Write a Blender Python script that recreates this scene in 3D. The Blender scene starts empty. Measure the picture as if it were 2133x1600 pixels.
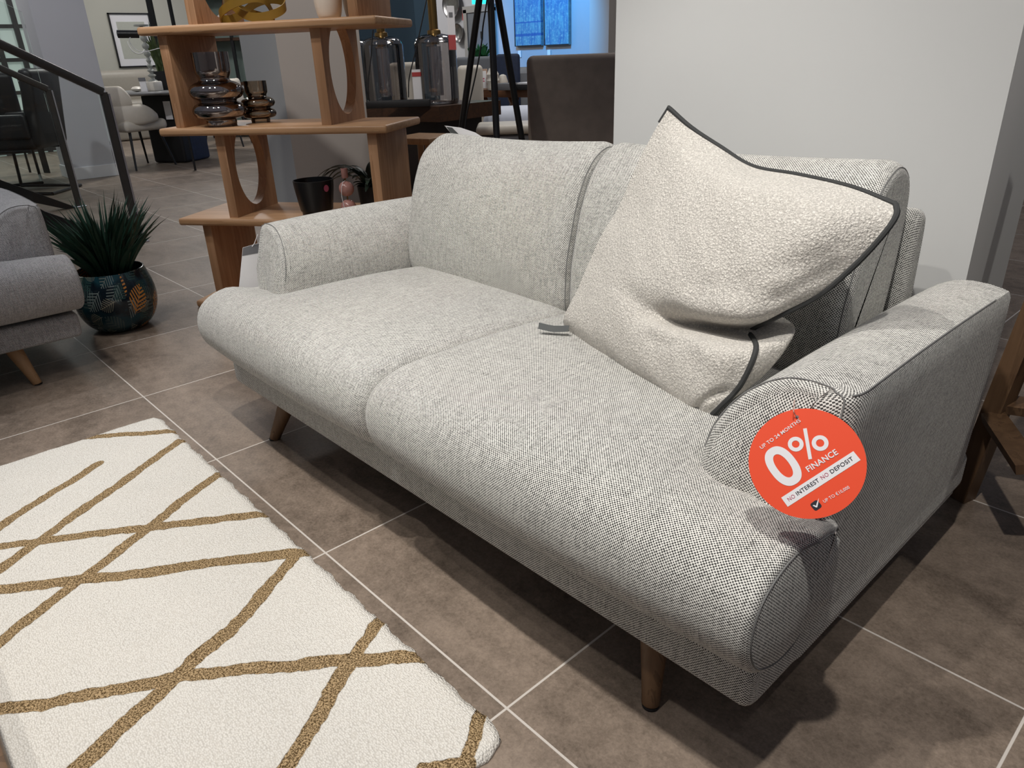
import bpy, bmesh, math, random
from mathutils import Vector, Matrix
random.seed(7)
PI = math.pi
scn = bpy.context.scene
COL = scn.collection

# ------------------------------------------------------------------ camera
FPX, PITCH, ROLL, YAW = 1527.19, 0.42154, -0.0371774, -0.8378065
CAM = Vector((3.08926, -0.581295, 1.0004))
fw = Vector((math.cos(PITCH)*math.sin(YAW), math.cos(PITCH)*math.cos(YAW), -math.sin(PITCH)))
rt0 = Vector((math.cos(YAW), -math.sin(YAW), 0)); up0 = rt0.cross(fw)
rt = rt0*math.cos(ROLL) + up0*math.sin(ROLL); up = -rt0*math.sin(ROLL) + up0*math.cos(ROLL)
cd = bpy.data.cameras.new('camera'); cam = bpy.data.objects.new('camera', cd); COL.objects.link(cam)
cd.sensor_width = 36; cd.lens = FPX/2133*36; cd.clip_start = .02; cd.clip_end = 100
M = Matrix((rt, up, -fw)).transposed().to_4x4(); M.translation = CAM
cam.matrix_world = M; scn.camera = cam

# measured sight lines: a surveyed point of the photograph turned into a point of the room
def sight(u, v):
    return fw*FPX + rt*(u-1066.5) - up*(v-800)
def at(u, v, D):
    d = sight(u, v); return CAM + d*(D/math.hypot(d.x, d.y))
def hit(u, v, ax, val):
    d = sight(u, v); return CAM + d*((val-CAM[ax])/d[ax])

# ------------------------------------------------------------------ materials
def srgb(r, g, b):
    f = lambda c: (c/255)/12.92 if c/255 <= .04045 else ((c/255+.055)/1.055)**2.4
    return (f(r), f(g), f(b), 1)
MATS = {}
def newmat(name):
    m = bpy.data.materials.new(name); m.use_nodes = True
    nt = m.node_tree; b = nt.nodes['Principled BSDF']; MATS[name] = m
    return m, nt, b
class N:
    """small node builder"""
    def __init__(s, nt): s.nt = nt
    def n(s, t, **k):
        o = s.nt.nodes.new(t)
        for a, v in k.items(): setattr(o, a, v)
        return o
    def put(s, sock, v):
        if isinstance(v, bpy.types.NodeSocket): s.nt.links.new(v, sock)
        else: sock.default_value = v
    def m(s, op, a, b=0.0, c=0.0, clamp=False):
        o = s.n('ShaderNodeMath', operation=op); o.use_clamp = clamp
        s.put(o.inputs[0], a); s.put(o.inputs[1], b); s.put(o.inputs[2], c); return o.outputs[0]
    def mix(s, f, a, b):
        o = s.n('ShaderNodeMix', data_type='RGBA'); s.put(o.inputs[0], f); s.put(o.inputs[6], a); s.put(o.inputs[7], b); return o.outputs[2]
    def noise(s, vec, scale, detail=3, rough=.5, dist=0):
        o = s.n('ShaderNodeTexNoise'); s.put(o.inputs['Scale'], scale); s.put(o.inputs['Detail'], detail)
        s.put(o.inputs['Roughness'], rough); s.put(o.inputs['Distortion'], dist)
        if vec is not None: s.put(o.inputs['Vector'], vec)
        return o.outputs['Fac']
    def smooth(s, v, a, b):
        o = s.n('ShaderNodeMapRange', interpolation_type='SMOOTHSTEP'); s.put(o.inputs[0], v); s.put(o.inputs[1], a); s.put(o.inputs[2], b)
        return o.outputs[0]
    def scale(s, v, xyz):
        o = s.n('ShaderNodeVectorMath', operation='MULTIPLY'); s.put(o.inputs[0], v); o.inputs[1].default_value = xyz; return o.outputs[0]
    def sep(s, v):
        o = s.n('ShaderNodeSeparateXYZ'); s.put(o.inputs[0], v); return o.outputs
    def bump(s, b, h, strength=.5, dist=.002):
        o = s.n('ShaderNodeBump'); o.inputs['Strength'].default_value = strength; o.inputs['Distance'].default_value = dist
        s.put(o.inputs['Height'], h); s.put(b.inputs['Normal'], o.outputs[0])
    def obj(s): return s.n('ShaderNodeTexCoord').outputs['Object']
    def uv(s): return s.n('ShaderNodeTexCoord').outputs['UV']

def plain(name, col, rough=.5, metal=0, nz=0.06, nscale=30, emit=None, spec=.5):
    m, nt, b = newmat(name); k = N(nt)
    f = k.noise(k.obj(), nscale, 3)
    lo = tuple(c*(1-nz) for c in col[:3])+(1,); hi = tuple(min(1, c*(1+nz)) for c in col[:3])+(1,)
    k.put(b.inputs['Base Color'], k.mix(f, lo, hi)); b.inputs['Roughness'].default_value = rough; b.inputs['Metallic'].default_value = metal
    b.inputs['Specular IOR Level'].default_value = spec
    if emit: b.inputs['Emission Color'].default_value = emit[:4]; b.inputs['Emission Strength'].default_value = emit[4]
    return m

def weave(name, light, dark, pitch=.0050, thr=-.08):
    m, nt, b = newmat(name); k = N(nt)
    uv = k.uv(); x, y, z = k.sep(uv)
    w = k.noise(uv, 60, 2)
    wx = k.m('MULTIPLY_ADD', w, .0012, x)
    a = k.m('SINE', k.m('MULTIPLY', wx, 2*PI/pitch)); c = k.m('SINE', k.m('MULTIPLY', y, 2*PI/pitch))
    p = k.m('MULTIPLY', a, c)
    streak = k.noise(k.scale(uv, (30, 520, 1)), 1, 3, .6)
    streak2 = k.noise(k.scale(uv, (420, 18, 1)), 1, 3, .6)
    s = k.m('ADD', k.m('SUBTRACT', streak, .5), k.m('SUBTRACT', streak2, .5))
    p2 = k.m('MULTIPLY_ADD', s, .9, p)
    cell = k.n('ShaderNodeCombineXYZ'); k.put(cell.inputs[0], k.m('FLOOR', k.m('MULTIPLY', wx, 2/pitch))); k.put(cell.inputs[1], k.m('FLOOR', k.m('MULTIPLY', y, 2/pitch)))
    wn = k.n('ShaderNodeTexWhiteNoise', noise_dimensions='2D'); k.put(wn.inputs['Vector'], cell.outputs[0])
    p2 = k.m('MULTIPLY_ADD', k.m('SUBTRACT', wn.outputs['Value'], .5), .34, p2)
    f = k.smooth(p2, thr, thr+.34)
    big = k.noise(uv, 5, 2)
    lt = k.mix(k.m('ADD', k.m('MULTIPLY', streak, .7), k.m('MULTIPLY', big, .3)), tuple(c*.86 for c in light[:3])+(1,), tuple(min(1, c*1.12) for c in light[:3])+(1,))
    k.put(b.inputs['Base Color'], k.mix(f, lt, dark))
    b.inputs['Roughness'].default_value = .95; b.inputs['Specular IOR Level'].default_value = .15
    b.inputs['Sheen Weight'].default_value = .15
    k.bump(b, k.m('SUBTRACT', k.m('MULTIPLY', k.noise(uv, 900, 1), .5), f), .55, .0007)
    return m

def boucle(name, col):
    m, nt, b = newmat(name); k = N(nt); o = k.obj()
    v = k.n('ShaderNodeTexVoronoi'); v.inputs['Scale'].default_value = 240; k.put(v.inputs['Vector'], o)
    n1 = k.noise(o, 290, 3, .6, 1.2); n2 = k.noise(o, 14, 2)
    h = k.m('SUBTRACT', k.m('MULTIPLY', n1, .9), k.m('MULTIPLY', v.outputs['Distance'], .5))
    k.put(b.inputs['Base Color'], k.mix(k.smooth(h, .05, .5), tuple(c*.72 for c in col[:3])+(1,), tuple(min(1, c*(1.06)) for c in col[:3])+(1,)))
    b.inputs['Roughness'].default_value = .95; b.inputs['Specular IOR Level'].default_value = .1; b.inputs['Sheen Weight'].default_value = .2
    k.bump(b, k.m('MULTIPLY_ADD', n2, .2, h), 1.0, .0045)
    return m

def wood(name, c1, c2, axis=0, rough=.45, scale=1.0):
    m, nt, b = newmat(name); k = N(nt); o = k.obj()
    st = [14*scale]*3; st[axis] = .9*scale
    st2 = [130*scale]*3; st2[axis] = 5*scale
    g = k.noise(k.scale(o, tuple(st)), 1, 5, .6, .9); fi = k.noise(k.scale(o, tuple(st2)), 1, 3, .6)
    rings = k.m('FRACT', k.m('MULTIPLY', g, 5)); 
    f = k.m('MULTIPLY_ADD', fi, .45, k.m('MULTIPLY', rings, .5))
    k.put(b.inputs['Base Color'], k.mix(f, c1, c2)); b.inputs['Roughness'].default_value = rough
    k.bump(b, fi, .15, .0008)
    return m

def glassy(name, tint, see=.75, rough=.02, gl=(.9, .9, .9, 1), soft=False):
    m, nt, b = newmat(name); k = N(nt)
    t = k.n('ShaderNodeBsdfTransparent'); t.inputs[0].default_value = tint
    g = k.n('ShaderNodeBsdfGlossy'); g.inputs['Roughness'].default_value = rough; g.inputs[0].default_value = gl
    lw = k.n('ShaderNodeLayerWeight'); lw.inputs[0].default_value = .35
    f = k.m('MULTIPLY_ADD', lw.outputs['Fresnel'], 1-(1-see)*.5, 1-see, clamp=True)
    if soft:
        fr = k.n('ShaderNodeFresnel'); fr.inputs[0].default_value = 1.3; f = k.m('MULTIPLY', fr.outputs[0], .7)
    mx = k.n('ShaderNodeMixShader'); k.put(mx.inputs[0], f); k.put(mx.inputs[1], t.outputs[0]); k.put(mx.inputs[2], g.outputs[0])
    nt.links.new(mx.outputs[0], nt.nodes['Material Output'].inputs[0]); return m

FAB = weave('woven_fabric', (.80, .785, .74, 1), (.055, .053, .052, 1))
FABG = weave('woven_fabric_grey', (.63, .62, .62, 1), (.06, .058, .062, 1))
BOU = boucle('boucle_fabric', (.95, .90, .825, 1))
SEAM = plain('seam_gap_shade', (.20, .20, .196, 1), .9)  # dark colour stands in for the shade inside the seam gaps
PIPE = plain('charcoal_piping', (.035, .036, .036, 1), .8, nz=.2, nscale=300)
OAKX = wood('oak_along', srgb(170, 126, 86), srgb(210, 168, 128), 0)
OAKZ = wood('oak_upright', srgb(150, 108, 74), srgb(198, 155, 118), 2)
LEGW = wood('leg_wood', srgb(92, 68, 46), srgb(128, 98, 70), 2, .5)
LEGB = wood('leg_beech', srgb(150, 112, 76), srgb(180, 142, 104), 2, .5)
DARKW = wood('dark_walnut', srgb(40, 26, 16), srgb(78, 50, 30), 0, .4)
MIDW = wood('mid_walnut', srgb(92, 58, 36), srgb(134, 92, 64), 0, .4)
CHW = wood('chair_oak', srgb(72, 52, 36), srgb(112, 86, 62), 2, .45)
BLACK = plain('black_metal', (.008, .008, .009, 1), .35)
BLACKM = plain('black_matt', (.006, .006, .007, 1), .6)
RAIL = plain('dark_steel', (.085, .083, .082, 1), .38, .6)
STEEL = plain('bright_steel', (.60, .62, .70, 1), .25, .75)
BRASS = plain('brushed_brass', (.30, .19, .07, 1), .32, 1)
LEATHER = plain('charcoal_leather', (.022, .022, .024, 1), .42, nz=.3, nscale=60)
CREAM = plain('cream_leather', (.60, .55, .47, 1), .5)
TAUPE = plain('taupe_velvet', (.24, .195, .165, 1), .85, nz=.25, nscale=18)
WHITEP = plain('white_card', (.80, .79, .80, 1), .6, nz=.02)
GREYP = plain('grey_card', (.16, .16, .17, 1), .6)
DARKP = plain('dark_label', (.07, .075, .075, 1), .7)
REDP = plain('red_card', (.42, .05, .05, 1), .6)
INK = plain('dark_ink', (.02, .02, .03, 1), .6)
PINKINK = plain('rose_ink', (.50, .10, .17, 1), .6)
ORANGE = plain('orange_red_card', (.87, .085, .030, 1), .5, nz=.02, nscale=3)
PURE = plain('white_print', (.84, .83, .85, 1), .5, nz=.01)
MUSTARD = plain('mustard_lacquer', (.20, .115, .012, 1), .45, nz=.1)
PINK = plain('pink_glaze', (.42, .21, .18, 1), .18, nz=.1)
CERAM = plain('pale_ceramic', (.66, .62, .55, 1), .35)
LEAF = plain('dark_leaf', (.014, .050, .030, 1), .5, nz=.5, nscale=25)
LEAF2 = plain('long_leaf', (.035, .062, .045, 1), .45, nz=.6, nscale=40)
LEAF3 = plain('fresh_leaf', (.03, .17, .06, 1), .5, nz=.5, nscale=25)
SNAKE = plain('sword_leaf', (.07, .10, .03, 1), .5, nz=.7, nscale=30)
BLUEV = plain('navy_velvet', (.018, .030, .070, 1), .7, nz=.3)
PALEB = plain('pale_upholstery', (.55, .58, .66, 1), .8)
STONE = plain('grey_stone', (.17, .17, .17, 1), .3, nz=.2, nscale=8)
MIRR = plain('smoked_metal', (.28, .27, .26, 1), .25, .9, nz=.4, nscale=20)
WALLW = plain('white_plaster', (.60, .605, .60, 1), .85, nz=.02, nscale=3)
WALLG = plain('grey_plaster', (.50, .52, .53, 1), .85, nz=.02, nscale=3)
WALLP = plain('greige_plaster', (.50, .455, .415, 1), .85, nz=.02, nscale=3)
WALLC = plain('column_plaster', (.56, .56, .59, 1), .85, nz=.03, nscale=3)
WALLB = plain('warm_plaster', (.52, .51, .45, 1), .85, nz=.03, nscale=2)
WALLN = plain('navy_plaster', (.030, .065, .10, 1), .8, nz=.1, nscale=3)
WALLF = plain('far_plaster', (.42, .42, .43, 1), .85, nz=.05, nscale=3)
SKIRT = plain('white_skirting', (.78, .78, .80, 1), .5, nz=.02)
SMOKE = glassy('smoked_glass', (.74, .71, .69, 1), .85)
MERC = glassy('mirrored_glass', (.80, .75, .72, 1), .62, .03, (.66, .61, .59, 1))
MERC2 = glassy('amber_glass', (.92, .86, .78, 1), .90, .03, (.72, .66, .60, 1))
CLEAR = glassy('clear_glass', (.95, .97, .96, 1), .97, .01, (.9, .9, .9, 1), True)
GREENGL = glassy('frosted_pane', (.80, .88, .84, 1), .9)

def tile_mat():
    m, nt, b = newmat('floor_tiles'); k = N(nt); o = k.obj(); x, y, z = k.sep(o)
    T = .6
    def line(c, half=.0021):
        f = k.m('FRACT', k.m('ADD', k.m('DIVIDE', c, T), 100.5)); d = k.m('MULTIPLY', k.m('ABSOLUTE', k.m('SUBTRACT', f, .5)), T)
        return k.m('SUBTRACT', 1, k.smooth(d, half*.75, half*1.3))
    g = k.m('MAXIMUM', line(x), line(y))
    cx = k.m('FLOOR', k.m('DIVIDE', x, T)); cy = k.m('FLOOR', k.m('DIVIDE', y, T))
    cv = k.n('ShaderNodeCombineXYZ'); k.put(cv.inputs[0], cx); k.put(cv.inputs[1], cy)
    wn = k.n('ShaderNodeTexWhiteNoise', noise_dimensions='2D'); k.put(wn.inputs['Vector'], cv.outputs[0])
    off = k.n('ShaderNodeVectorMath', operation='ADD'); k.put(off.inputs[0], o)
    k.put(off.inputs[1], k.scale(wn.outputs['Color'], (20, 20, 20)))
    n1 = k.noise(k.scale(off.outputs[0], (1, 2.2, 1)), 3.2, 5, .62, .6); n2 = k.noise(off.outputs[0], 26, 4, .65); n3 = k.noise(off.outputs[0], 160, 3, .7, .5)
    f = k.m('ADD', k.m('MULTIPLY', k.m('SUBTRACT', n1, .5), 1.5), k.m('ADD', k.m('MULTIPLY', k.m('SUBTRACT', n2, .5), 1.1), k.m('MULTIPLY', k.m('SUBTRACT', n3, .5), 1.3)))
    f = k.m('ADD', k.m('ADD', f, .5), k.m('MULTIPLY', k.m('SUBTRACT', wn.outputs['Value'], .5), .22), clamp=True)
    c = k.mix(f, (.115, .088, .067, 1), (.30, .235, .185, 1))
    k.put(b.inputs['Base Color'], k.mix(g, c, (.62, .57, .52, 1)))
    k.put(b.inputs['Roughness'], k.m('MULTIPLY_ADD', n2, .2, .36)); b.inputs['Specular IOR Level'].default_value = .4
    k.bump(b, k.m('ADD', k.m('MULTIPLY_ADD', n2, .7, k.m('MULTIPLY', n3, .35)), k.m('MULTIPLY', g, -1.0)), .35, .0016)
    return m
TILE = tile_mat()

# stripes tufted into the rug (floor metres): start x,y  end x,y  half width
RUG_LINES = []
def rug_mat():
    m, nt, b = newmat('rug_wool'); k = N(nt); o = k.obj()
    wob = k.n('ShaderNodeTexNoise'); wob.inputs['Scale'].default_value = 45; k.put(wob.inputs['Vector'], o); wob.inputs['Detail'].default_value = 3
    d0 = k.n('ShaderNodeVectorMath', operation='SUBTRACT'); k.put(d0.inputs[0], wob.outputs['Color']); d0.inputs[1].default_value = (.5, .5, .5)
    p = k.n('ShaderNodeVectorMath', operation='ADD'); k.put(p.inputs[0], o); k.put(p.inputs[1], k.scale(d0.outputs[0], (.012, .012, 0)))
    wob2 = k.n('ShaderNodeTexNoise'); wob2.inputs['Scale'].default_value = 5; k.put(wob2.inputs['Vector'], o)
    d1 = k.n('ShaderNodeVectorMath', operation='SUBTRACT'); k.put(d1.inputs[0], wob2.outputs['Color']); d1.inputs[1].default_value = (.5, .5, .5)
    q = k.n('ShaderNodeVectorMath', operation='ADD'); k.put(q.inputs[0], p.outputs[0]); k.put(q.inputs[1], k.scale(d1.outputs[0], (.03, .03, 0)))
    x, y, z = k.sep(q.outputs[0]); acc = None
    for (ax, ay, bx, by, hw) in RUG_LINES:
        dx, dy = bx-ax, by-ay; L2 = dx*dx+dy*dy
        px = k.m('SUBTRACT', x, ax); py = k.m('SUBTRACT', y, ay)
        t = k.m('MULTIPLY_ADD', px, dx/L2, k.m('MULTIPLY', py, dy/L2), clamp=True)
        ex = k.m('MULTIPLY_ADD', t, -dx, px); ey = k.m('MULTIPLY_ADD', t, -dy, py)
        d = k.m('SUBTRACT', k.m('SQRT', k.m('ADD', k.m('MULTIPLY', ex, ex), k.m('MULTIPLY', ey, ey))), hw)
        acc = d if acc is None else k.m('MINIMUM', acc, d)
    f = k.m('SUBTRACT', 1, k.smooth(acc, -.0012, .0012))
    v = k.n('ShaderNodeTexVoronoi'); v.inputs['Scale'].default_value = 210; k.put(v.inputs['Vector'], k.scale(o, (1, 1.5, 1))); v.inputs['Randomness'].default_value = .8
    loop = k.m('SUBTRACT', 1, v.outputs['Distance'])
    sp = k.noise(o, 330, 2, .8); big = k.noise(o, 9, 2)
    cw = k.mix(k.smooth(loop, .25, .8), (.66, .63, .575, 1), (.88, .855, .80, 1))
    cw = k.mix(k.m('MULTIPLY', big, .35), cw, (.88, .83, .76, 1))
    cb = k.mix(k.smooth(sp, .38, .64), (.085, .052, .022, 1), (.60, .43, .24, 1))
    k.put(b.inputs['Base Color'], k.mix(f, cw, cb)); b.inputs['Roughness'].default_value = .95; b.inputs['Specular IOR Level'].default_value = .08
    k.bump(b, k.m('MULTIPLY_ADD', f, -.8, k.m('MULTIPLY_ADD', loop, .8, k.m('MULTIPLY', sp, .4))), .8, .004)
    return m

# ------------------------------------------------------------------ mesh tools
class MB:
    def __init__(s): s.v = []; s.f = []; s.uv = []; s.fm = []
    def add(s, vs, fs, uvs=None, mi=0):
        o = len(s.v); s.v += [Vector(p) for p in vs]
        for i, f in enumerate(fs):
            s.f.append([o+j for j in f]); s.fm.append(mi)
            if uvs: s.uv.append(uvs[i])
            else:
                P = [Vector(vs[j]) for j in f]; n = Vector()
                for q in range(1, len(P)-1): n += (P[q]-P[0]).cross(P[q+1]-P[0])
                a = [abs(c) for c in n]; ax = a.index(max(a))
                s.uv.append([(p.y, p.z) if ax == 0 else (p.x, p.z) if ax == 1 else (p.x, p.y) for p in P])
        return s
    def box(s, c, size, bev=0, seg=2, rot=None, mi=0):
        bm = bmesh.new(); bmesh.ops.create_cube(bm, size=1)
        for v in bm.verts: v.co = Vector((v.co.x*size[0], v.co.y*size[1], v.co.z*size[2]))
        if bev: bmesh.ops.bevel(bm, geom=bm.edges[:]+bm.verts[:], offset=bev, segments=seg, profile=.5, affect='EDGES')
        R = rot if rot is not None else Matrix.Identity(3)
        bm.verts.index_update(); vs = [R @ v.co + Vector(c) for v in bm.verts]; fs = [[v.index for v in f.verts] for f in bm.faces]; bm.free()
        return s.add(vs, fs, mi=mi)
    def ring_loft(s, rings, closed=True, caps=(True, True), us=None, mi=0, planar=False):
        n = len(rings[0]); vs = [p for r in rings for p in r]; fs = []; uvs = []
        if us is None:
            us = [0]
            for i in range(1, len(rings)):
                us.append(us[-1]+max(sorted((Vector(p)-Vector(q)).length for p, q in zip(rings[i], rings[i-1]))[n//2], 1e-6))
        mid = rings[len(rings)//2]; L = [0]
        for j in range(n): L.append(L[-1]+(Vector(mid[(j+1) % n])-Vector(mid[j])).length)
        for i in range(len(rings)-1):
            for j in range(n if closed else n-1):
                k = (j+1) % n
                fs.append([i*n+j, i*n+k, (i+1)*n+k, (i+1)*n+j]); uvs.append([(us[i], L[j]), (us[i], L[j+1]), (us[i+1], L[j+1]), (us[i+1], L[j])])
        s.add(vs, fs, None if planar else uvs, mi=mi)
        for e, idx in ((0, 0), (1, len(rings)-1)):
            if caps[e]:
                r = rings[idx] if e else list(reversed(rings[idx])); s.add(r, [list(range(n))], mi=mi)
        return s
    def tube(s, pts, rad, seg=8, caps=True, closed=False, mi=0):
        pts = [Vector(p) for p in pts]; n = len(pts); rings = []
        if not isinstance(rad, (list, tuple)): rad = [rad]*n
        prev = None
        for i, p in enumerate(pts):
            t = (pts[min(i+1, n-1)]-pts[max(i-1, 0)]) if not closed else (pts[(i+1) % n]-pts[i-1])
            t.normalize()
            if prev is None:
                a = Vector((0, 0, 1)) if abs(t.z) < .9 else Vector((1, 0, 0)); x = a.cross(t).normalized()
            else: x = (prev-t*prev.dot(t)).normalized()
            prev = x; y = t.cross(x)
            rings.append([p+x*(math.cos(2*PI*k/seg)*rad[i])+y*(math.sin(2*PI*k/seg)*rad[i]) for k in range(seg)])
        if closed: rings.append(rings[0])
        return s.ring_loft(rings, True, (caps and not closed, caps and not closed), mi=mi)
    def lathe(s, prof, c=(0, 0, 0), seg=32, mi=0, caps=(True, True), axis=None):
        R = axis or Matrix.Identity(3); c = Vector(c)
        rings = [[c+R @ Vector((r*math.cos(2*PI*k/seg), r*math.sin(2*PI*k/seg), z)) for k in range(seg)] for r, z in prof]
        return s.ring_loft(rings, True, caps, mi=mi)
    def prism(s, poly, place, d0, d1, mi=0):
        """poly: 2-D outline, place(a,b,d)->point"""
        n = len(poly); A = [place(a, b, d0) for a, b in poly]; B = [place(a, b, d1) for a, b in poly]
        vs = A+B; fs = [list(range(n-1, -1, -1)), list(range(n, 2*n))]+[[j, (j+1) % n, n+(j+1) % n, n+j] for j in range(n)]
        return s.add(vs, fs, mi=mi)
    def build(s, name, mats, parent=None, smooth=True, angle=40):
        off = parent_world(parent)
        me = bpy.data.meshes.new(name)
        inv = off.inverted()
        me.from_pydata([inv @ v for v in s.v], [], s.f); uvl = me.uv_layers.new(name='UVMap')
        i = 0
        for f in s.uv:
            for c in f: uvl.data[i].uv = c[:2]; i += 1
        for m in (mats if isinstance(mats, (list, tuple)) else [mats]): me.materials.append(m)
        me.polygons.foreach_set('material_index', s.fm); me.update()
        bm = bmesh.new(); bm.from_mesh(me); bmesh.ops.remove_doubles(bm, verts=bm.verts, dist=1e-5)
        bmesh.ops.recalc_face_normals(bm, faces=bm.faces)
        if smooth:
            for f in bm.faces: f.smooth = len(f.verts) <= 8
            for e in bm.edges:
                if len(e.link_faces) == 2 and e.calc_face_angle(0) > math.radians(angle): e.smooth = False
        bm.to_mesh(me); bm.free()
        o = bpy.data.objects.new(name, me); COL.objects.link(o)
        if parent is not None: o.parent = parent
        return o
def parent_world(p):
    m = Matrix.Identity(4)
    while p is not None: m = p.matrix_basis @ m; p = p.parent
    return m
def tag(o, label, cat, group=None, kind=None):
    if label: o['label'] = label
    if cat: o['category'] = cat
    if group: o['group'] = group
    if kind: o['kind'] = kind
    return o
def thing(name, loc, label, cat, rz=0, group=None):
    o = bpy.data.objects.new(name, None); COL.objects.link(o); o.empty_display_size = .1
    o.location = loc; o.rotation_euler = (0, 0, rz); return tag(o, label, cat, group)
def solo(name, mb, mat, loc, label, cat, group=None, **k):
    """a thing that is one mesh, its origin at its base"""
    e = Matrix.Translation(Vector(loc)); inv = e.inverted(); mb.v = [inv @ v for v in mb.v]
    o = mb.build(name, mat, None, **k); o.location = loc; return tag(o, label, cat, group)
def struct(name, mb, mat, **k):
    o = mb.build(name, mat, None, **k); o['kind'] = 'structure'; return o
def copy_tree(o, parent=None):
    c = o.copy(); COL.objects.link(c); c.parent = parent
    for ch in list(o.children): copy_tree(ch, c)
    return c
def interp(pts, n):
    """Catmull-Rom through points"""
    pts = [Vector(p) for p in pts]; P = [pts[0]*2-pts[1]]+pts+[pts[-1]*2-pts[-2]]; out = []
    for i in range(len(pts)-1):
        a, b, c, d = P[i:i+4]
        for k in range(n):
            t = k/n; out.append(.5*((2*b)+(-a+c)*t+(2*a-5*b+4*c-d)*t*t+(-a+3*b-3*c+d)*t**3))
    out.append(pts[-1].copy()); return out
def sm(x): x = max(0, min(1, x)); return x*x*(3-2*x)

# ================================================================== SETTING
mb = MB(); mb.box((-4, 4, -.05), (30, 24, .1)); struct('floor', mb, TILE, smooth=False)

def wallbox(name, x0, x1, y0, y1, z0, z1, mat):
    mb = MB(); mb.box(((x0+x1)/2, (y0+y1)/2, (z0+z1)/2), (x1-x0, y1-y0, z1-z0)); return struct(name, mb, mat, smooth=False)
HC = 3.0
wallbox('wall_right', 1.667, 2.632, 1.125, 1.42, 0, HC, WALLW)          # white partition behind the sofa
wallbox('pillar', -5.95, -5.47, 1.33, 1.80, 0, HC, WALLC)
mb = MB(); mb.box((-5.71, 1.565, .06), (.505, .495, .12), .004); struct('baseboard_pillar', mb, SKIRT, smooth=False)
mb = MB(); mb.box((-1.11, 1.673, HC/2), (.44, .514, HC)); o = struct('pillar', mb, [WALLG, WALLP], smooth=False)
for p in o.data.polygons: p.material_index = 1 if abs(p.normal.x) > .5 else 0     # x-facing sides greige, the other faces grey

wallbox('wall_front', -11, 7.7, -5.7, -5.5, 0, HC, WALLW)
wallbox('wall_side', 7.5, 7.7, -5.5, 7.7, 0, HC, WALLW)

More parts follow.
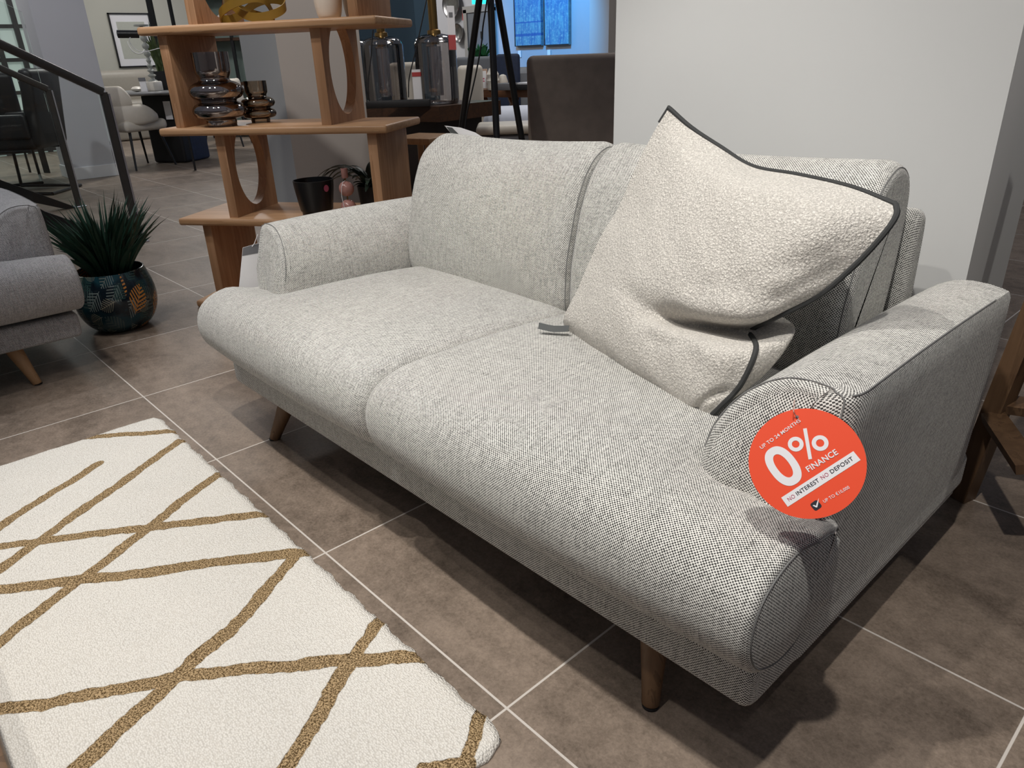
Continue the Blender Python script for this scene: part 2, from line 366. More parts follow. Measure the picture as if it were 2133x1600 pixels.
# ================================================================== SOFA (local frame: x along, front at -y)
SC = Vector((1.8875, .55, 0))
def make_sofa(loc, rz, label, group, fab, legm):
    root = thing('sofa', loc, label, 'sofa', 0, group)
    # all coordinates below are measured in the room and shifted to the sofa's base
    S = lambda x, y, z: Vector((x-SC.x+loc[0], y-SC.y+loc[1], z))
    # base box with a soft bottom edge
    def rrect(cx0, cx1, cz0, cz1, r, n=5):
        pts = []
        rr = r if isinstance(r, (list, tuple)) else [r]*4
        for (x, z, a0, q) in ((cx1-rr[0], cz0+rr[0], -90, 0), (cx1-rr[1], cz1-rr[1], 0, 1), (cx0+rr[2], cz1-rr[2], 90, 2), (cx0+rr[3], cz0+rr[3], 180, 3)):
            for k in range(n+1):
                a = math.radians(a0+90*k/n); pts.append((x+rr[q]*math.cos(a), z+rr[q]*math.sin(a)))
        return pts
    def box_x(x0, x1, prof, inset, steps=4, dome=0):
        """rounded block lofted along x; prof(d) gives the y-z outline shrunk by d"""
        xs = []
        for k in range(steps+1):
            a = PI/2*k/steps; xs.append((x0+inset*(1-math.sin(a)), inset*(1-math.cos(a))))
        xs = [(x0+inset*(1-math.cos(PI/2*k/steps)), inset*(1-math.sin(PI/2*k/steps))) for k in range(steps+1)]
        m = 24; mid = [(x0+inset+(x1-x0-2*inset)*k/m, 0) for k in range(1, m)]
        xe = [(x1-inset*(1-math.cos(PI/2*k/steps)), inset*(1-math.sin(PI/2*k/steps))) for k in range(steps, -1, -1)]
        return xs+mid+xe
    mb = MB(); rings = []; us = []
    for x, d in box_x(1.03, 2.745, None, .018):
        rings.append([S(x, y, z) for y, z in rrect(.156+d, 1.0-d, .138+d, .220-d*.6, [.010, .012, .016, .012])]); us.append(x)
    mb.ring_loft(rings); mb.build('base', fab, root)

    # seat cushions -------------------------------------------------
    def seat_profile(yb):
        q = .022*sm((.5-yb)/.1); zb_ = .229
        pr = [(yb, zb_+q), (yb*.75+.17*.25, zb_+q), (yb*.4+.17*.6, zb_+q*.6), (.215, zb_+q*.2), (.180, .231), (.150, .238), (.115, .256), (.091, .285), (.080, .322), (.083, .362), (.102, .396), (.142, .420), (.20, .431), (.27, .433),
              (.27+(yb-.27)*.3, .432 if yb > .5 else .428), (.27+(yb-.27)*.65, .424), (yb-.03, .406), (yb-.004, .385), (yb, .34), (yb+.002, .28)]
        return pr
    def seat(x0, x1, outer):
        """outer = -1: the outer end is x0, +1: the outer end is x1"""
        mb = MB(); rings = []; us = []
        n = 64; xs = [x0+(x1-x0)*k/n for k in range(n+1)]
        ends = [.0004, .0015, .004, .008, .014, .022, .032, .045]
        xs = sorted(set([x for x in xs if x0+.05 < x < x1-.05]+[x0+e for e in [0]+ends]+[x1-e for e in [0]+ends]))
        for x in xs:
            ei = (x-x0) if outer > 0 else (x1-x); eo = (x1-x) if outer > 0 else (x-x0)
            r = .042; di = 0 if ei >= r else r-math.sqrt(max(0, r*r-(r-ei)**2))
            r2 = .013; do = 0 if eo >= r2 else r2-math.sqrt(max(0, r2*r2-(r2-eo)**2))
            d = di*.62+do*.8
            t = sm((eo-.17)/.04); yb = .33+(.80-.33)*t
            lift = .010*math.sin(PI*max(0, min(1, (x-x0)/(x1-x0))))-.003*sm((.10-eo)/.10)
            bulge = .012*math.sin(PI*max(0, min(1, (x-x0)/(x1-x0))))
            pr = seat_profile(yb); cyy = yb*.5+.1*.5; czz = .32
            ring = []
            base = interp([(p[0], p[1], 0) for p in pr]+[(pr[0][0], pr[0][1], 0)], 3)[:-1]
            m = len(base)
            for j, p in enumerate(base):
                a = base[j-1]; b = base[(j+1) % m]; tn = (b-a); tn.normalize(); nrm = Vector((-tn.y, tn.x, 0))
                # inward normal points to the centre
                if nrm.dot(Vector((cyy, czz, 0))-p) < 0: nrm = -nrm
                q = p+nrm*d; up_ = sm((q.y-.30)/.12); fr = sm((.2-q.x)/.12); lift2 = -.024*sm((.27-eo)/.12)*sm((q.x-.17)/.10)
                ring.append(S(x+(0), q.x-bulge*fr, q.y+(lift+lift2)*up_))
            rings.append(ring); us.append(x)
        # domed outer end
        def shrink(ring, k, dx):
            c = sum(ring, Vector())/len(ring); return [c+(p-c)*k+Vector((dx, 0, 0)) for p in ring]
        e0 = rings[-1] if outer > 0 else rings[0]; sg_ = 1 if outer > 0 else -1
        dome = [e0]+[shrink(e0, k, sg_*dx) for k, dx in ((.9, .003), (.7, .006), (.4, .008), (.1, .009))]
        if outer < 0: dome.reverse()
        mb.ring_loft(rings, caps=(outer > 0, outer < 0)); mb.ring_loft(dome, caps=(outer < 0, outer > 0), planar=True)
        o = mb.build('seat_cushion', fab, root)
        edge = e0
        sd = 1 if outer > 0 else -1
        sb = MB(); k0, k1 = 6, len(edge)-12
        sb.tube([p+Vector((sd*.0004, 0, 0)) for p in edge[k0:k1]], .0013, 6); sb.build('seam', SEAM, o)
    seat(1.036, 1.8865, -1); seat(1.8885, 2.766, 1)
    # arms ------------------------------------------------------------
    def arm(mirror):
        X = (lambda x: x) if not mirror else (lambda x: 3.775-x)
        mb = MB(); rings = []; us = []
        ys = [.262, .2625, .264, .268, .275, .285, .297, .315]+[.30+.7*k/22 for k in range(1, 20)]+[.95, .965, .98, .99, .995]
        for y in ys:
            e = y-.262; r = .016; d = 0 if e >= r else r-math.sqrt(max(0, r*r-(r-e)**2))
            eb = .995-y; rb = .05; d = d*.9+(0 if eb >= rb else rb-math.sqrt(max(0, rb*rb-(rb-eb)**2)))
            zt = .578+.006*math.sin(PI*(y-.26)/.74)
            # cross-section, from outer bottom, up the outer side, over the top, down the inner side
            pts = [(2.742, .139), (2.748, .24), (2.752, .35), (2.756, .46), (2.758, .53), (2.757, .566), (2.7525, .5755), (2.742, .5790), (2.72, .583), (2.69, .5845), (2.66, .580), (2.632, .567), (2.606, .546), (2.584, .518), (2.568, .485), (2.562, .45), (2.560, .40), (2.565, .34), (2.59, .22), (2.60, .141)]
            ring = []
            for x, z in pts:
                z2 = z if z < .4 else .4+(z-.4)*(zt-.4)/.178
                cx, cz = 2.675, .38
                dx, dz = x-cx, z2-cz; L = max(abs(dx)/.09, abs(dz)/.2)
                ro = .05; do_ = 0 if e >= ro or x < 2.735 else ro-math.sqrt(max(0, ro*ro-(ro-e)**2)); x2 = x-max(d, do_)*(1 if dx > 0 else -1)*min(1, abs(dx)/.06); z3 = z2-d*(1 if dz > 0 else -1)*min(1, abs(dz)/.15)
                if z < .2: z3 = z2
                lean = (z2-.43)*.30 if z2 > .43 else (z2-.43)*.02
                front = sm((.55-y)/.25)
                ring.append(S(X(x2), y+lean*front, z3))
            if mirror: ring.reverse()
            rings.append(ring); us.append(y)
        # domed front face
        f0 = rings[0]; c = sum(f0, Vector())/len(f0)
        ext = [[c+(p-c)*k+Vector((0, -dd, 0)) for p in f0] for k, dd in ((.08, .016), (.35, .0155), (.65, .0125), (.88, .006))]
        mb.ring_loft(rings, caps=(False, True)); mb.ring_loft(ext+[f0], caps=(True, False), planar=True); o = mb.build('arm', fab, root)
        n = len(f0)
        sb = MB(); e = rings[4]; sel = list(range(4, 16)) if not mirror else list(range(4, 16))
        sb.tube(interp([e[j]+(e[j]-c).normalized()*.0006 for j in sel], 4), .0013, 6); sb.build('seam', SEAM, o)
        sb = MB(); j = 6 if not mirror else n-1-6
        sb.tube([rings[q][j]+Vector((0, 0, .0005)) for q in range(5, len(rings)-6)], .0013, 6); sb.build('seam', SEAM, o)
    arm(False); arm(True)
    # back frame -------------------------------------------------------
    mb = MB(); rings = []; us = []
    prof = interp([(.93, .20, 0), (.935, .40, 0), (.94, .60, 0), (.945, .672, 0), (.960, .697, 0), (.980, .700, 0), (.996, .685, 0), (1.002, .62, 0), (1.0, .4, 0), (.99, .152, 0), (.94, .152, 0)], 3)
    for x, d in box_x(1.195, 2.578, None, .02):
        rings.append([S(x, .97+(p.x-.97)*(1-d/.036), p.y-d*sm((p.y-.3)/.38)) for p in prof]); us.append(x)
    mb.ring_loft(rings); mb.build('back_frame', fab, root)
    # back cushions ----------------------------------------------------
    def back(x0, x1):
        mb = MB(); rings = []; us = []
        pr = [(.700, .392), (.686, .415), (.684, .46), (.694, .54), (.716, .63), (.745, .71), (.780, .768), (.815, .799), (.855, .812), (.895, .800), (.925, .765), (.935, .70), (.925, .60), (.905, .50), (.88, .42), (.85, .388), (.78, .384)]
        n = 40; ends = [0, .0005, .002, .005, .010, .017, .026, .036]
        xs = sorted(set([x0+(x1-x0)*k/n for k in range(n+1) if .04 < (x1-x0)*k/n < (x1-x0)-.04]+[x0+e for e in ends]+[x1-e for e in ends]))
        base = interp([(a, b, 0) for a, b in pr]+[(pr[0][0], pr[0][1], 0)], 3)[:-1]; m = len(base); cc = Vector((.81, .60, 0))
        for x in xs:
            e = min(x-x0, x1-x); r = .034; d = 0 if e >= r else r-math.sqrt(max(0, r*r-(r-e)**2))
            t = (x-x0)/(x1-x0); belly = .016*math.sin(PI*t)**.6; dip = -.010*math.sin(PI*t)-(.007+.012*(1-(x-1.2)/1.37)**2)
            ring = []
            for j, p in enumerate(base):
                tn = base[(j+1) % m]-base[j-1]; tn.normalize(); nm = Vector((-tn.y, tn.x, 0))
                if nm.dot(cc-p) < 0: nm = -nm
                q = p+nm*d*.8
                w = sm((.80-q.x)/.1)*math.sin(PI*max(0, min(1, (q.y-.38)/.44)))
                wr = .0022*math.sin(x*21+q.y*13)*math.sin(q.y*31+x*5)
                ring.append(S(x, q.x-belly*w-wr*w, q.y+dip*sm((q.y-.72)/.08)))
            rings.append(ring); us.append(x)
        mb.ring_loft(rings); o = mb.build('back_cushion', fab, root)
        for idx in (3, len(rings)-4):
            sb = MB(); rg = rings[idx]; sb.tube([p-Vector((0, .0004, 0)) for p in rg[0:30]], .0013, 6); sb.build('seam', SEAM, o)
    back(1.215, 1.884); back(1.891, 2.565)
    # tapered splayed legs ----------------------------------------------
    for (fx, fy, tx, ty) in ((2.565, .175, 2.525, .235), (1.208, .170, 1.25, .235), (2.58, .97, 2.54, .90), (1.195, .97, 1.235, .90)):
        mb = MB(); a = S(fx, fy, 0); b = S(tx, ty, .16)
        mb.tube([a, a+(b-a)*.02, a+(b-a)*.3, a+(b-a)*.7, b], [.0125, .0150, .0185, .0250, .0285], 20)
        lg = mb.build('leg', legm, root)
        mb = MB(); mb.lathe([(.0135, 0), (.0145, .002), (.0145, .004)], a, 16); mb.build('foot_pad', BLACKM, lg)
    root.rotation_euler = (0, 0, rz)
    return root
sofa = make_sofa((SC.x, SC.y, 0), 0, 'grey two-seater sofa in the middle, with the cream cushion and round orange tag on it', 'matching grey two-seater sofas', FAB, LEGW)
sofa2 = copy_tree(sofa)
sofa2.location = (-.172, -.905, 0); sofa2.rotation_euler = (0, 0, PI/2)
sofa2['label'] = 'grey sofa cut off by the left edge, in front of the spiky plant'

SW = {}
def swap(o):
    if o.data:
        if o.data.name not in SW:
            n = o.data.copy(); SW[o.data.name] = n
            for i, m in enumerate(n.materials):
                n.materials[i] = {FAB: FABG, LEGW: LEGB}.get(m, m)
        o.data = SW[o.data.name]
    for c in o.children: swap(c)
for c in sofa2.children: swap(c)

# ================================================================== RUG
def fl(u, v, z=.012):
    d = sight(u, v); p = CAM+d*((z-CAM.z)/d.z); return p
def seg(a, b, hw=.015):
    A, B = fl(*a), fl(*b); d = (B-A).normalized()
    if a[0] < 0: A = A-d*.75                      # the stripes run on across the part of the rug outside the picture
    if b[1] > 1601: B = B+d*(.75 if b[0] < 900 else .25)
    RUG_LINES.append((A.x, A.y, B.x, B.y, hw))
seg((160, 913), (369, 897), .013); seg((-20, 1110), (200, 968)); seg((-30, 1205), (377, 917)); seg((-40, 1368), (455, 985))
seg((-40, 1142), (553, 1069)); seg((-40, 1237), (632, 1150), .0175); seg((622, 1150), (475, 1312), .015); seg((475, 1312), (140, 1620), .0165)
seg((-40, 1484), (90, 1472)); seg((90, 1472), (250, 1433)); seg((250, 1433), (380, 1412)); seg((380, 1412), (640, 1384), .014); seg((640, 1384), (880, 1368), .0165)
seg((790, 1290), (730, 1385), .0125); seg((730, 1385), (580, 1620), .0145); seg((1000, 1482), (975, 1560), .012); seg((975, 1560), (955, 1605), .012); seg((880, 1600), (975, 1585), .010)
RUG = rug_mat()
def wob(a): return .0022*math.sin(a*61)+.0014*math.sin(a*147+1)+.0008*math.sin(a*331)
mb = MB(); nx, ny = 170, 120; X0, X1, Y0, Y1 = .806, 2.452, -.022, -1.55
V = []; F = []
for i in range(nx+1):
    for j in range(ny+1):
        a, b = i/nx, j/ny
        x = X0+(X1-X0)*a; y = Y0+(Y1-Y0)*b-.020*a*(1-b)
        if i == 0: x += wob(y)
        if i == nx: x += wob(y+3)
        if j == 0: y += wob(x)
        # rounded corners
        e = max(0, .03-(min(x-X0, X1-x)))*max(0, .03-abs(y-(Y0-.020*a))); 
        x += (-1 if a > .5 else 1)*e*10; y -= e*10
        z = .0125+.0006*math.sin(x*40)*math.sin(y*33)
        if i in (0, nx) or j in (0, ny): z = .006
        V.append((x, y, z)); 
for i in range(nx):
    for j in range(ny): k = i*(ny+1)+j; F.append([k, k+ny+1, k+ny+2, k+1])
mb.add(V, F)
per = [i*(ny+1) for i in range(nx+1)]+[nx*(ny+1)+j for j in range(1, ny+1)]+[i*(ny+1)+ny for i in range(nx-1, -1, -1)]+[j for j in range(ny-1, 0, -1)]
top = [V[k] for k in per]; bot = [(x, y, .001) for x, y, z in top]
mb.ring_loft([top, bot], caps=(False, False)); mb.add(bot, [list(range(len(bot)))])
mb.v = [v-Vector((0, 0, 0)) for v in mb.v]
rug = mb.build('rug', RUG, None, angle=70); tag(rug, 'cream tufted rug with crossing brown lines on the tiles', 'rug')
dsp = bpy.data.textures.new('rug_fuzz', 'CLOUDS'); dsp.noise_scale = .012
md = rug.modifiers.new('fuzz', 'DISPLACE'); md.texture = dsp; md.strength = .0025; md.mid_level = .5; md.texture_coords = 'LOCAL'

# ================================================================== THROW CUSHION
def P3(t): return hit(t[0], t[1], 1, t[2])
rows = [
 [(1178,690,.570),(1225,735,.53),(1280,775,.50),(1335,812,.47),(1385,845,.44),(1430,870,.412),(1465,880,.398)],
 [(1174,665,.545),(1235,700,.49),(1295,745,.45),(1350,780,.425),(1405,810,.405),(1455,838,.39),(1500,846,.400)],
 [(1186,635,.55),(1255,665,.48),(1320,705,.44),(1380,735,.42),(1435,760,.403),(1490,785,.395),(1540,803,.412)],
 [(1202,605,.56),(1270,625,.49),(1335,665,.455),(1400,692,.435),(1460,710,.42),(1520,728,.415),(1573,728,.440)],
 [(1216,572,.57),(1285,600,.50),(1350,640,.475),(1410,670,.495),(1470,680,.505),(1525,686,.51),(1562,690,.515)],
 [(1230,540,.585),(1300,565,.51),(1370,600,.465),(1440,638,.445),(1505,660,.44),(1560,668,.45),(1612,662,.48)],
 [(1253,490,.60),(1325,515,.53),(1400,545,.485),(1480,580,.46),(1560,605,.45),(1635,618,.465),(1700,618,.505)],
 [(1289,430,.63),(1360,450,.56),(1435,475,.515),(1515,500,.49),(1595,520,.475),(1680,535,.48),(1775,556,.525)],
 [(1326,345,.66),(1390,375,.60),(1465,400,.555),(1545,425,.525),(1630,445,.51),(1720,460,.505),(1835,492,.548)],
 [(1362,275,.685),(1412,312,.64),(1475,350,.60),(1550,378,.57),(1640,398,.55),(1745,418,.545),(1864,450,.568)],
 [(1393,224,.70),(1440,266,.69),(1500,306,.68),(1568,347,.665),(1660,364,.64),(1770,389,.61),(1864,425,.588)]]
ctrl = [[P3(t) for t in r] for r in rows]
nj, ni = len(ctrl), len(ctrl[0]); S1, S2 = 12, 9
fine_r = [interp(r, S1) for r in ctrl]                                # along each row
cols = [interp([fine_r[j][i] for j in range(nj)], S2) for i in range(len(fine_r[0]))]
NI, NJ = len(cols), len(cols[0]); front = [[cols[i][j] for j in range(NJ)] for i in range(NI)]
creases = [([(1330,655,.455),(1370,668,.46),(1420,667,.475),(1480,672,.49)], .016, .010), ([(1448,856,.39),(1462,838,.385),(1490,822,.39),(1525,817,.40)], .009, .012),
           ([(1620,620,.46),(1680,590,.48),(1740,560,.50)], .02, .006), ([(1600,560,.46),(1680,545,.475),(1750,520,.50)], .02, .005), ([(1350,705,.43),(1390,718,.425),(1430,716,.42)], .018, .006), ([(1395,600,.465),(1470,608,.455),(1540,600,.452)],.03,.005)]
CP = [([P3(p) for p in pl], w, d) for pl, w, d in creases]
viewn = (CAM-ctrl[5][3]).normalized()
for i in range(NI):
    for j in range(NJ):
        p = front[i][j]
        for pl, w, d in CP:
            dm = 9
            for a, b in zip(pl, pl[1:]):
                ab = b-a; t = max(0, min(1, (p-a).dot(ab)/ab.length_squared)); dm = min(dm, (p-a-ab*t).length)
            p = p-viewn*(d*math.exp(-(dm/w)**2*1.6))
        ei = min(i, NI-1-i)/6; ej = min(j, NJ-1-j)/6; e = min(1, ei, ej)
        p = p+viewn*(.0022*e*(math.sin(p.x*47+p.z*31)*math.sin(p.z*53-p.y*20)))
        front[i][j] = p
cen = sum((front[i][j] for i in range(NI) for j in range(NJ)), Vector())/(NI*NJ)
root = thing('throw_cushion', (cen.x, cen.y, .43), 'plump cream textured cushion with charcoal piping leaning in the corner of the middle sofa', 'cushion')
mb = MB(); vs = [front[i][j] for i in range(NI) for j in range(NJ)]; fs = []
for i in range(NI-1):
    for j in range(NJ-1): k = i*NJ+j; fs.append([k, k+NJ, k+NJ+1, k+1])
mb.add(vs, fs); mb.build('front_panel', BOU, root, angle=80)
# back panel: same outline, bulging the other way, showing beyond the fold
E0 = lambda i, j: front[i][j]
back = [[None]*NJ for _ in range(NI)]
bn = Vector((.10, .95, .28)).normalized()
for i in range(NI):
    for j in range(NJ):
        a, b = i/(NI-1), j/(NJ-1)
        L, Rr, Bm, T = E0(0, j), E0(NI-1, j), E0(i, 0), E0(i, NJ-1)
        c = L*(1-a)+Rr*a+Bm*(1-b)+T*b-(E0(0, 0)*(1-a)*(1-b)+E0(NI-1, 0)*a*(1-b)+E0(0, NJ-1)*(1-a)*b+E0(NI-1, NJ-1)*a*b)
        bulge = (math.sin(PI*a)*math.sin(PI*b))**.55*.055
        lobe = 1.25*math.exp(-((a-.93)/.10)**2-((b-.31)/.19)**2)*(0 if i == NI-1 else 1)
        back[i][j] = c+bn*bulge+Vector((.034, .045, .012))*lobe
        if i in (0, NI-1) or j in (0, NJ-1): back[i][j] = front[i][j].copy()
mb = MB(); vs = [back[i][j] for i in range(NI) for j in range(NJ)]
mb.add(vs, [list(reversed(f)) for f in fs]); mb.build('back_panel', BOU, root, angle=80)
tr = [front[0][j]+Vector((-.001, .004, 0)) for j in range(NJ-7, NJ-1)]+[front[i][NJ-1]-viewn*.001 for i in range(0, NI)]+[front[NI-1][j]+Vector((.001, .001, 0)) for j in range(NJ-2, 0, -1)]
mb = MB(); mb.tube(tr, .0047, 8); mb.build('piping', PIPE, root)
lb = [front[0][j]+Vector((0, .01, 0)) for j in range(NJ)]; 
a, b = P3((1185, 688, .522)), P3((1122, 684, .488)); mb = MB()
nrm = Vector((.25, -.75, .75)).normalized(); sd = (b-a).cross(nrm).normalized()*.0075
pts = interp([a+Vector((0, 0, .004)), (a+b)/2+Vector((0, 0, .001)), b+Vector((0, 0, .006))], 6)
mb.ring_loft([[p+sd, p+sd+nrm*.0008, p-sd+nrm*.0008, p-sd] for p in pts]); mb.build('care_label', DARKP, root)

# ================================================================== ROUND FINANCE TAG
def lettering(txt, name, mat, parent, place, p0, p1, h, bold=0.0):
    """flat letters from p0 to p1 (tag units), cap height h"""
    cu = bpy.data.curves.new(name, 'FONT'); cu.body = txt; cu.offset = bold; cu.resolution_u = 3; cu.space_character = 1.06
    tmp = bpy.data.objects.new('tmp', cu); COL.objects.link(tmp)
    dg = bpy.context.evaluated_depsgraph_get(); me = bpy.data.meshes.new_from_object(tmp.evaluated_get(dg)); bpy.data.objects.remove(tmp)
    xs = [v.co.x for v in me.vertices]; x0, x1 = min(xs), max(xs)
    d = Vector((p1[0]-p0[0], p1[1]-p0[1])); L = d.length; ux, uy = d.x/L, d.y/L
    mb = MB(); vs = []
    for v in me.vertices:
        a = (v.co.x-x0)/(x1-x0)*L; b = v.co.y/.69*h; vs.append(place(p0[0]+a*ux+b*uy, p0[1]+a*uy-b*ux))
    mb.add(vs, [list(p.vertices) for p in me.polygons]); bpy.data.meshes.remove(me)
    return mb.build(name, mat, parent, smooth=False)
tc = hit(1679, 965, 1, .195); K = .935*(tc-CAM).dot(fw)/(5.334*FPX)
tn = (CAM-tc).normalized(); tr_ = (rt-tn*rt.dot(tn)).normalized(); tu = tn.cross(tr_)
def tp(x, y, lift=0.0): return tc+tr_*((x-848)*K)+tu*((775-y)*K)+tn*lift
tagr = thing('price_tag', tc, 'round orange finance tag hanging on the front of the right arm', 'tag')
mb = MB(); n = 96; R_ = 652
o1 = [(848+R_*math.cos(2*PI*k/n), 775+R_*math.sin(2*PI*k/n)) for k in range(n)]
mb.prism(o1, lambda a, b, d: tp(a, b, d), -.0006, 0); disc = mb.build('disc', ORANGE, tagr, smooth=False)
def flatring(name, outer, inner, mat, parent, lift=.0003):
    mb = MB(); n = len(outer); vs = [tp(*p, lift) for p in outer]+[tp(*p, lift) for p in inner]
    mb.add(vs, [[k, (k+1) % n, n+(k+1) % n, n+k] for k in range(n)]); return mb.build(name, mat, parent, smooth=False)
def superell(cx, cy, a, b, ang, ex, n=64):
    o = []
    for k in range(n):
        t = 2*PI*k/n; c, s = math.cos(t), math.sin(t)
        x = math.copysign(abs(c)**(2/ex), c)*b; y = math.copysign(abs(s)**(2/ex), s)*a
        ca, sa = math.cos(ang), math.sin(ang); o.append((cx+x*ca-y*sa, cy+x*sa+y*ca))
    return o
ang = math.radians(-33.5)
flatring('big_numeral', superell(590, 808, 252, 162, ang, 2.35), superell(590, 806, 156, 74, ang, 2.2), PURE, disc)
flatring('percent_ring', superell(742, 548, 88, 88, 0, 2), superell(742, 548, 43, 43, 0, 2), PURE, disc)
flatring('percent_ring', superell(1012, 538, 92, 92, 0, 2), superell(1012, 538, 45, 45, 0, 2), PURE, disc)
def poly(name, pts, mat, lift=.0003, par=None):
    mb = MB(); mb.add([tp(*p, lift) for p in pts], [list(range(len(pts)))]); return mb.build(name, mat, par or disc, smooth=False)
poly('percent_bar', [(831, 365), (872, 359), (916, 724), (877, 732)], PURE)
poly('white_band', [(555, 1185), (1365, 635), (1437, 738), (625, 1292)], PURE)
T = lambda x, y: tp(x, y, .0006)
lettering('UP TO 24 MONTHS', 'lettering', PURE, disc, T, (352, 607), (812, 277), 42, .012)
lettering('FINANCE', 'lettering', PURE, disc, T, (872, 880), (1206, 664), 66, .02)
lettering('NO', 'lettering', PINKINK, disc, T, (645, 1227), (718, 1176), 46)
lettering('INTEREST', 'lettering', INK, disc, T, (740, 1158), (990, 988), 46, .008)
lettering('NO', 'lettering', PINKINK, disc, T, (1018, 968), (1096, 916), 46)
lettering('DEPOSIT', 'lettering', INK, disc, T, (1122, 898), (1366, 734), 46, .008)
lettering('UP TO \u20ac10,000', 'lettering', PURE, disc, T, (1030, 1238), (1310, 1063), 36, .006)
tb = poly('tick_box', superell(937, 1268, 50, 50, math.radians(-38), 4.5, 32), INK)
poly('tick_mark', [(900, 1272), (914, 1262), (936, 1274), (948, 1235), (972, 1182), (962, 1240), (950, 1290), (936, 1292)], PURE, .0008, tb)
poly('punch_hole', superell(770, 222, 19, 19, 0, 2, 20), GREYP)
a_ = tp(770, 222, .002); mb = MB(); mb.tube(interp([a_, tp(745, 190, .004), tp(735, 140, .001), hit(1655, 832, 1, .31)], 6), .0006, 6); mb.build('string', plain('thread', (.55, .35, .3, 1), .7), tagr)

# card hanging behind the left arm
p = Vector((1.018, .30, .535))
t_ = thing('price_card', (1.005, .27, .40), 'white and grey price card hanging off the outer side of the middle sofa\'s left arm', 'price card')
q = [hit(506, 516, 0, 1.005), hit(562, 500, 0, 1.005), hit(556, 612, 0, 1.005), hit(498, 600, 0, 1.005)]; off = Vector((-.0012, 0, 0))
mb = MB(); mb.add([v for v in q]+[v+off for v in q], [[0, 1, 2, 3], [7, 6, 5, 4], [0, 4, 5, 1], [1, 5, 6, 2], [2, 6, 7, 3], [3, 7, 4, 0]]); cardo = mb.build('card', WHITEP, t_, smooth=False)
o5 = Vector((.0008, 0, 0)); mb = MB(); mb.add([q[0]+o5, q[1]+o5, q[1]*.80+q[2]*.20+o5, q[0]*.80+q[3]*.20+o5], [[0, 1, 2, 3]]); mb.build('grey_heading', GREYP, cardo, smooth=False)
mb = MB(); mb.tube([hit(525, 514, 0, 1.006), hit(530, 507, 0, 1.008), hit(537, 488, 0, 1.02)], .001, 6); mb.build('loop', WHITEP, t_)
# paper fan of leaflets on the sofa back
lf = thing('leaflet', hit(975, 274, 1, .945), 'white leaflet standing behind the left back cushion of the middle sofa', 'leaflet')
mb = MB(); A = [hit(*c, 1, .945) for c in ((928, 262), (960, 266), (990, 276), (1006, 286), (1003, 300), (960, 300))]; B = [v+Vector((-.01, .003, 0)) for v in A]
n = len(A); mb.add(A+B, [list(range(n)), list(range(2*n-1, n-1, -1))]+[[k, (k+1) % n, n+(k+1) % n, n+k] for k in range(n)]); mb.build('sheet', WHITEP, lf, smooth=False)
mb = MB(); A2 = [hit(*c, 1, .938) for c in ((930, 264), (942, 266), (955, 279), (955, 290), (948, 290))]; B2 = [v+Vector((-.003, .002, 0)) for v in A2]; n = 5
mb.add(A2+B2, [list(range(n)), list(range(2*n-1, n-1, -1))]+[[k, (k+1) % n, n+(k+1) % n, n+k] for k in range(n)]); mb.build('dark_cover', DARKP, lf, smooth=False)

# ================================================================== OAK SHELVING UNIT
SH = Vector((-.255, .513, 0)); SA = math.atan2(.568, .823)
def sp(s, t, z=0): return SH+Vector((math.cos(SA)*s-math.sin(SA)*t, math.sin(SA)*s+math.cos(SA)*t, z))
shelf = thing('shelving_unit', SH, 'open oak shelving unit with oval cut-outs standing behind the left arm of the middle sofa', 'shelving unit', SA)
W_, D_ = 1.006, .40; zs = [0.0, .372, .741, 1.119, 1.49]
def inlocal(mb, name, mat, parent, **k): return mb.build(name, mat, parent, **k)
def Lp(s, t, z): return sp(s, t, z)
RS = Matrix.Rotation(SA, 3, 'Z')
for z in zs:
    mb = MB(); mb.box(Lp(W_/2, D_/2, z+.0155), (W_, D_, .031), .010, 3, RS); mb.build('shelf_board', OAKX, shelf, angle=30)
def solid(s0, z0, z1):
    mb = MB(); mb.box(Lp(s0+.02, D_/2, (z0+z1)/2), (.04, D_-.06, z1-z0), .003, 2, RS); mb.build('side_panel', OAKZ, shelf, angle=30)
def holed(s0, z0, z1):
    H = z1-z0; cz = .205*H/.35; az = .175*H/.35; at_ = .118; ct = D_/2; t0, t1 = .03, D_-.03
    th = math.asin(min(1, (H-cz)/az)); arc = []
    for k in range(41):
        a = th-(PI+2*th)*k/40; arc.append((ct+at_*math.cos(a), cz+az*math.sin(a)))
    pl = [(t0, 0), (t1, 0), (t1, H)]+arc+[(t0, H)]
    mb = MB(); mb.prism(pl, lambda a, b, d: Lp(s0+d, a, z0+b), 0, .04); mb.build('cut_out_panel', OAKZ, shelf, smooth=True, angle=30)
solid(.094, .031, .372); holed(.72, .031, .372)
holed(.237, .403, .741); solid(.908, .403, .741)
solid(.066, .772, 1.119); holed(.724, .772, 1.119)
holed(.217, 1.150, 1.49); solid(.887, 1.150, 1.49)

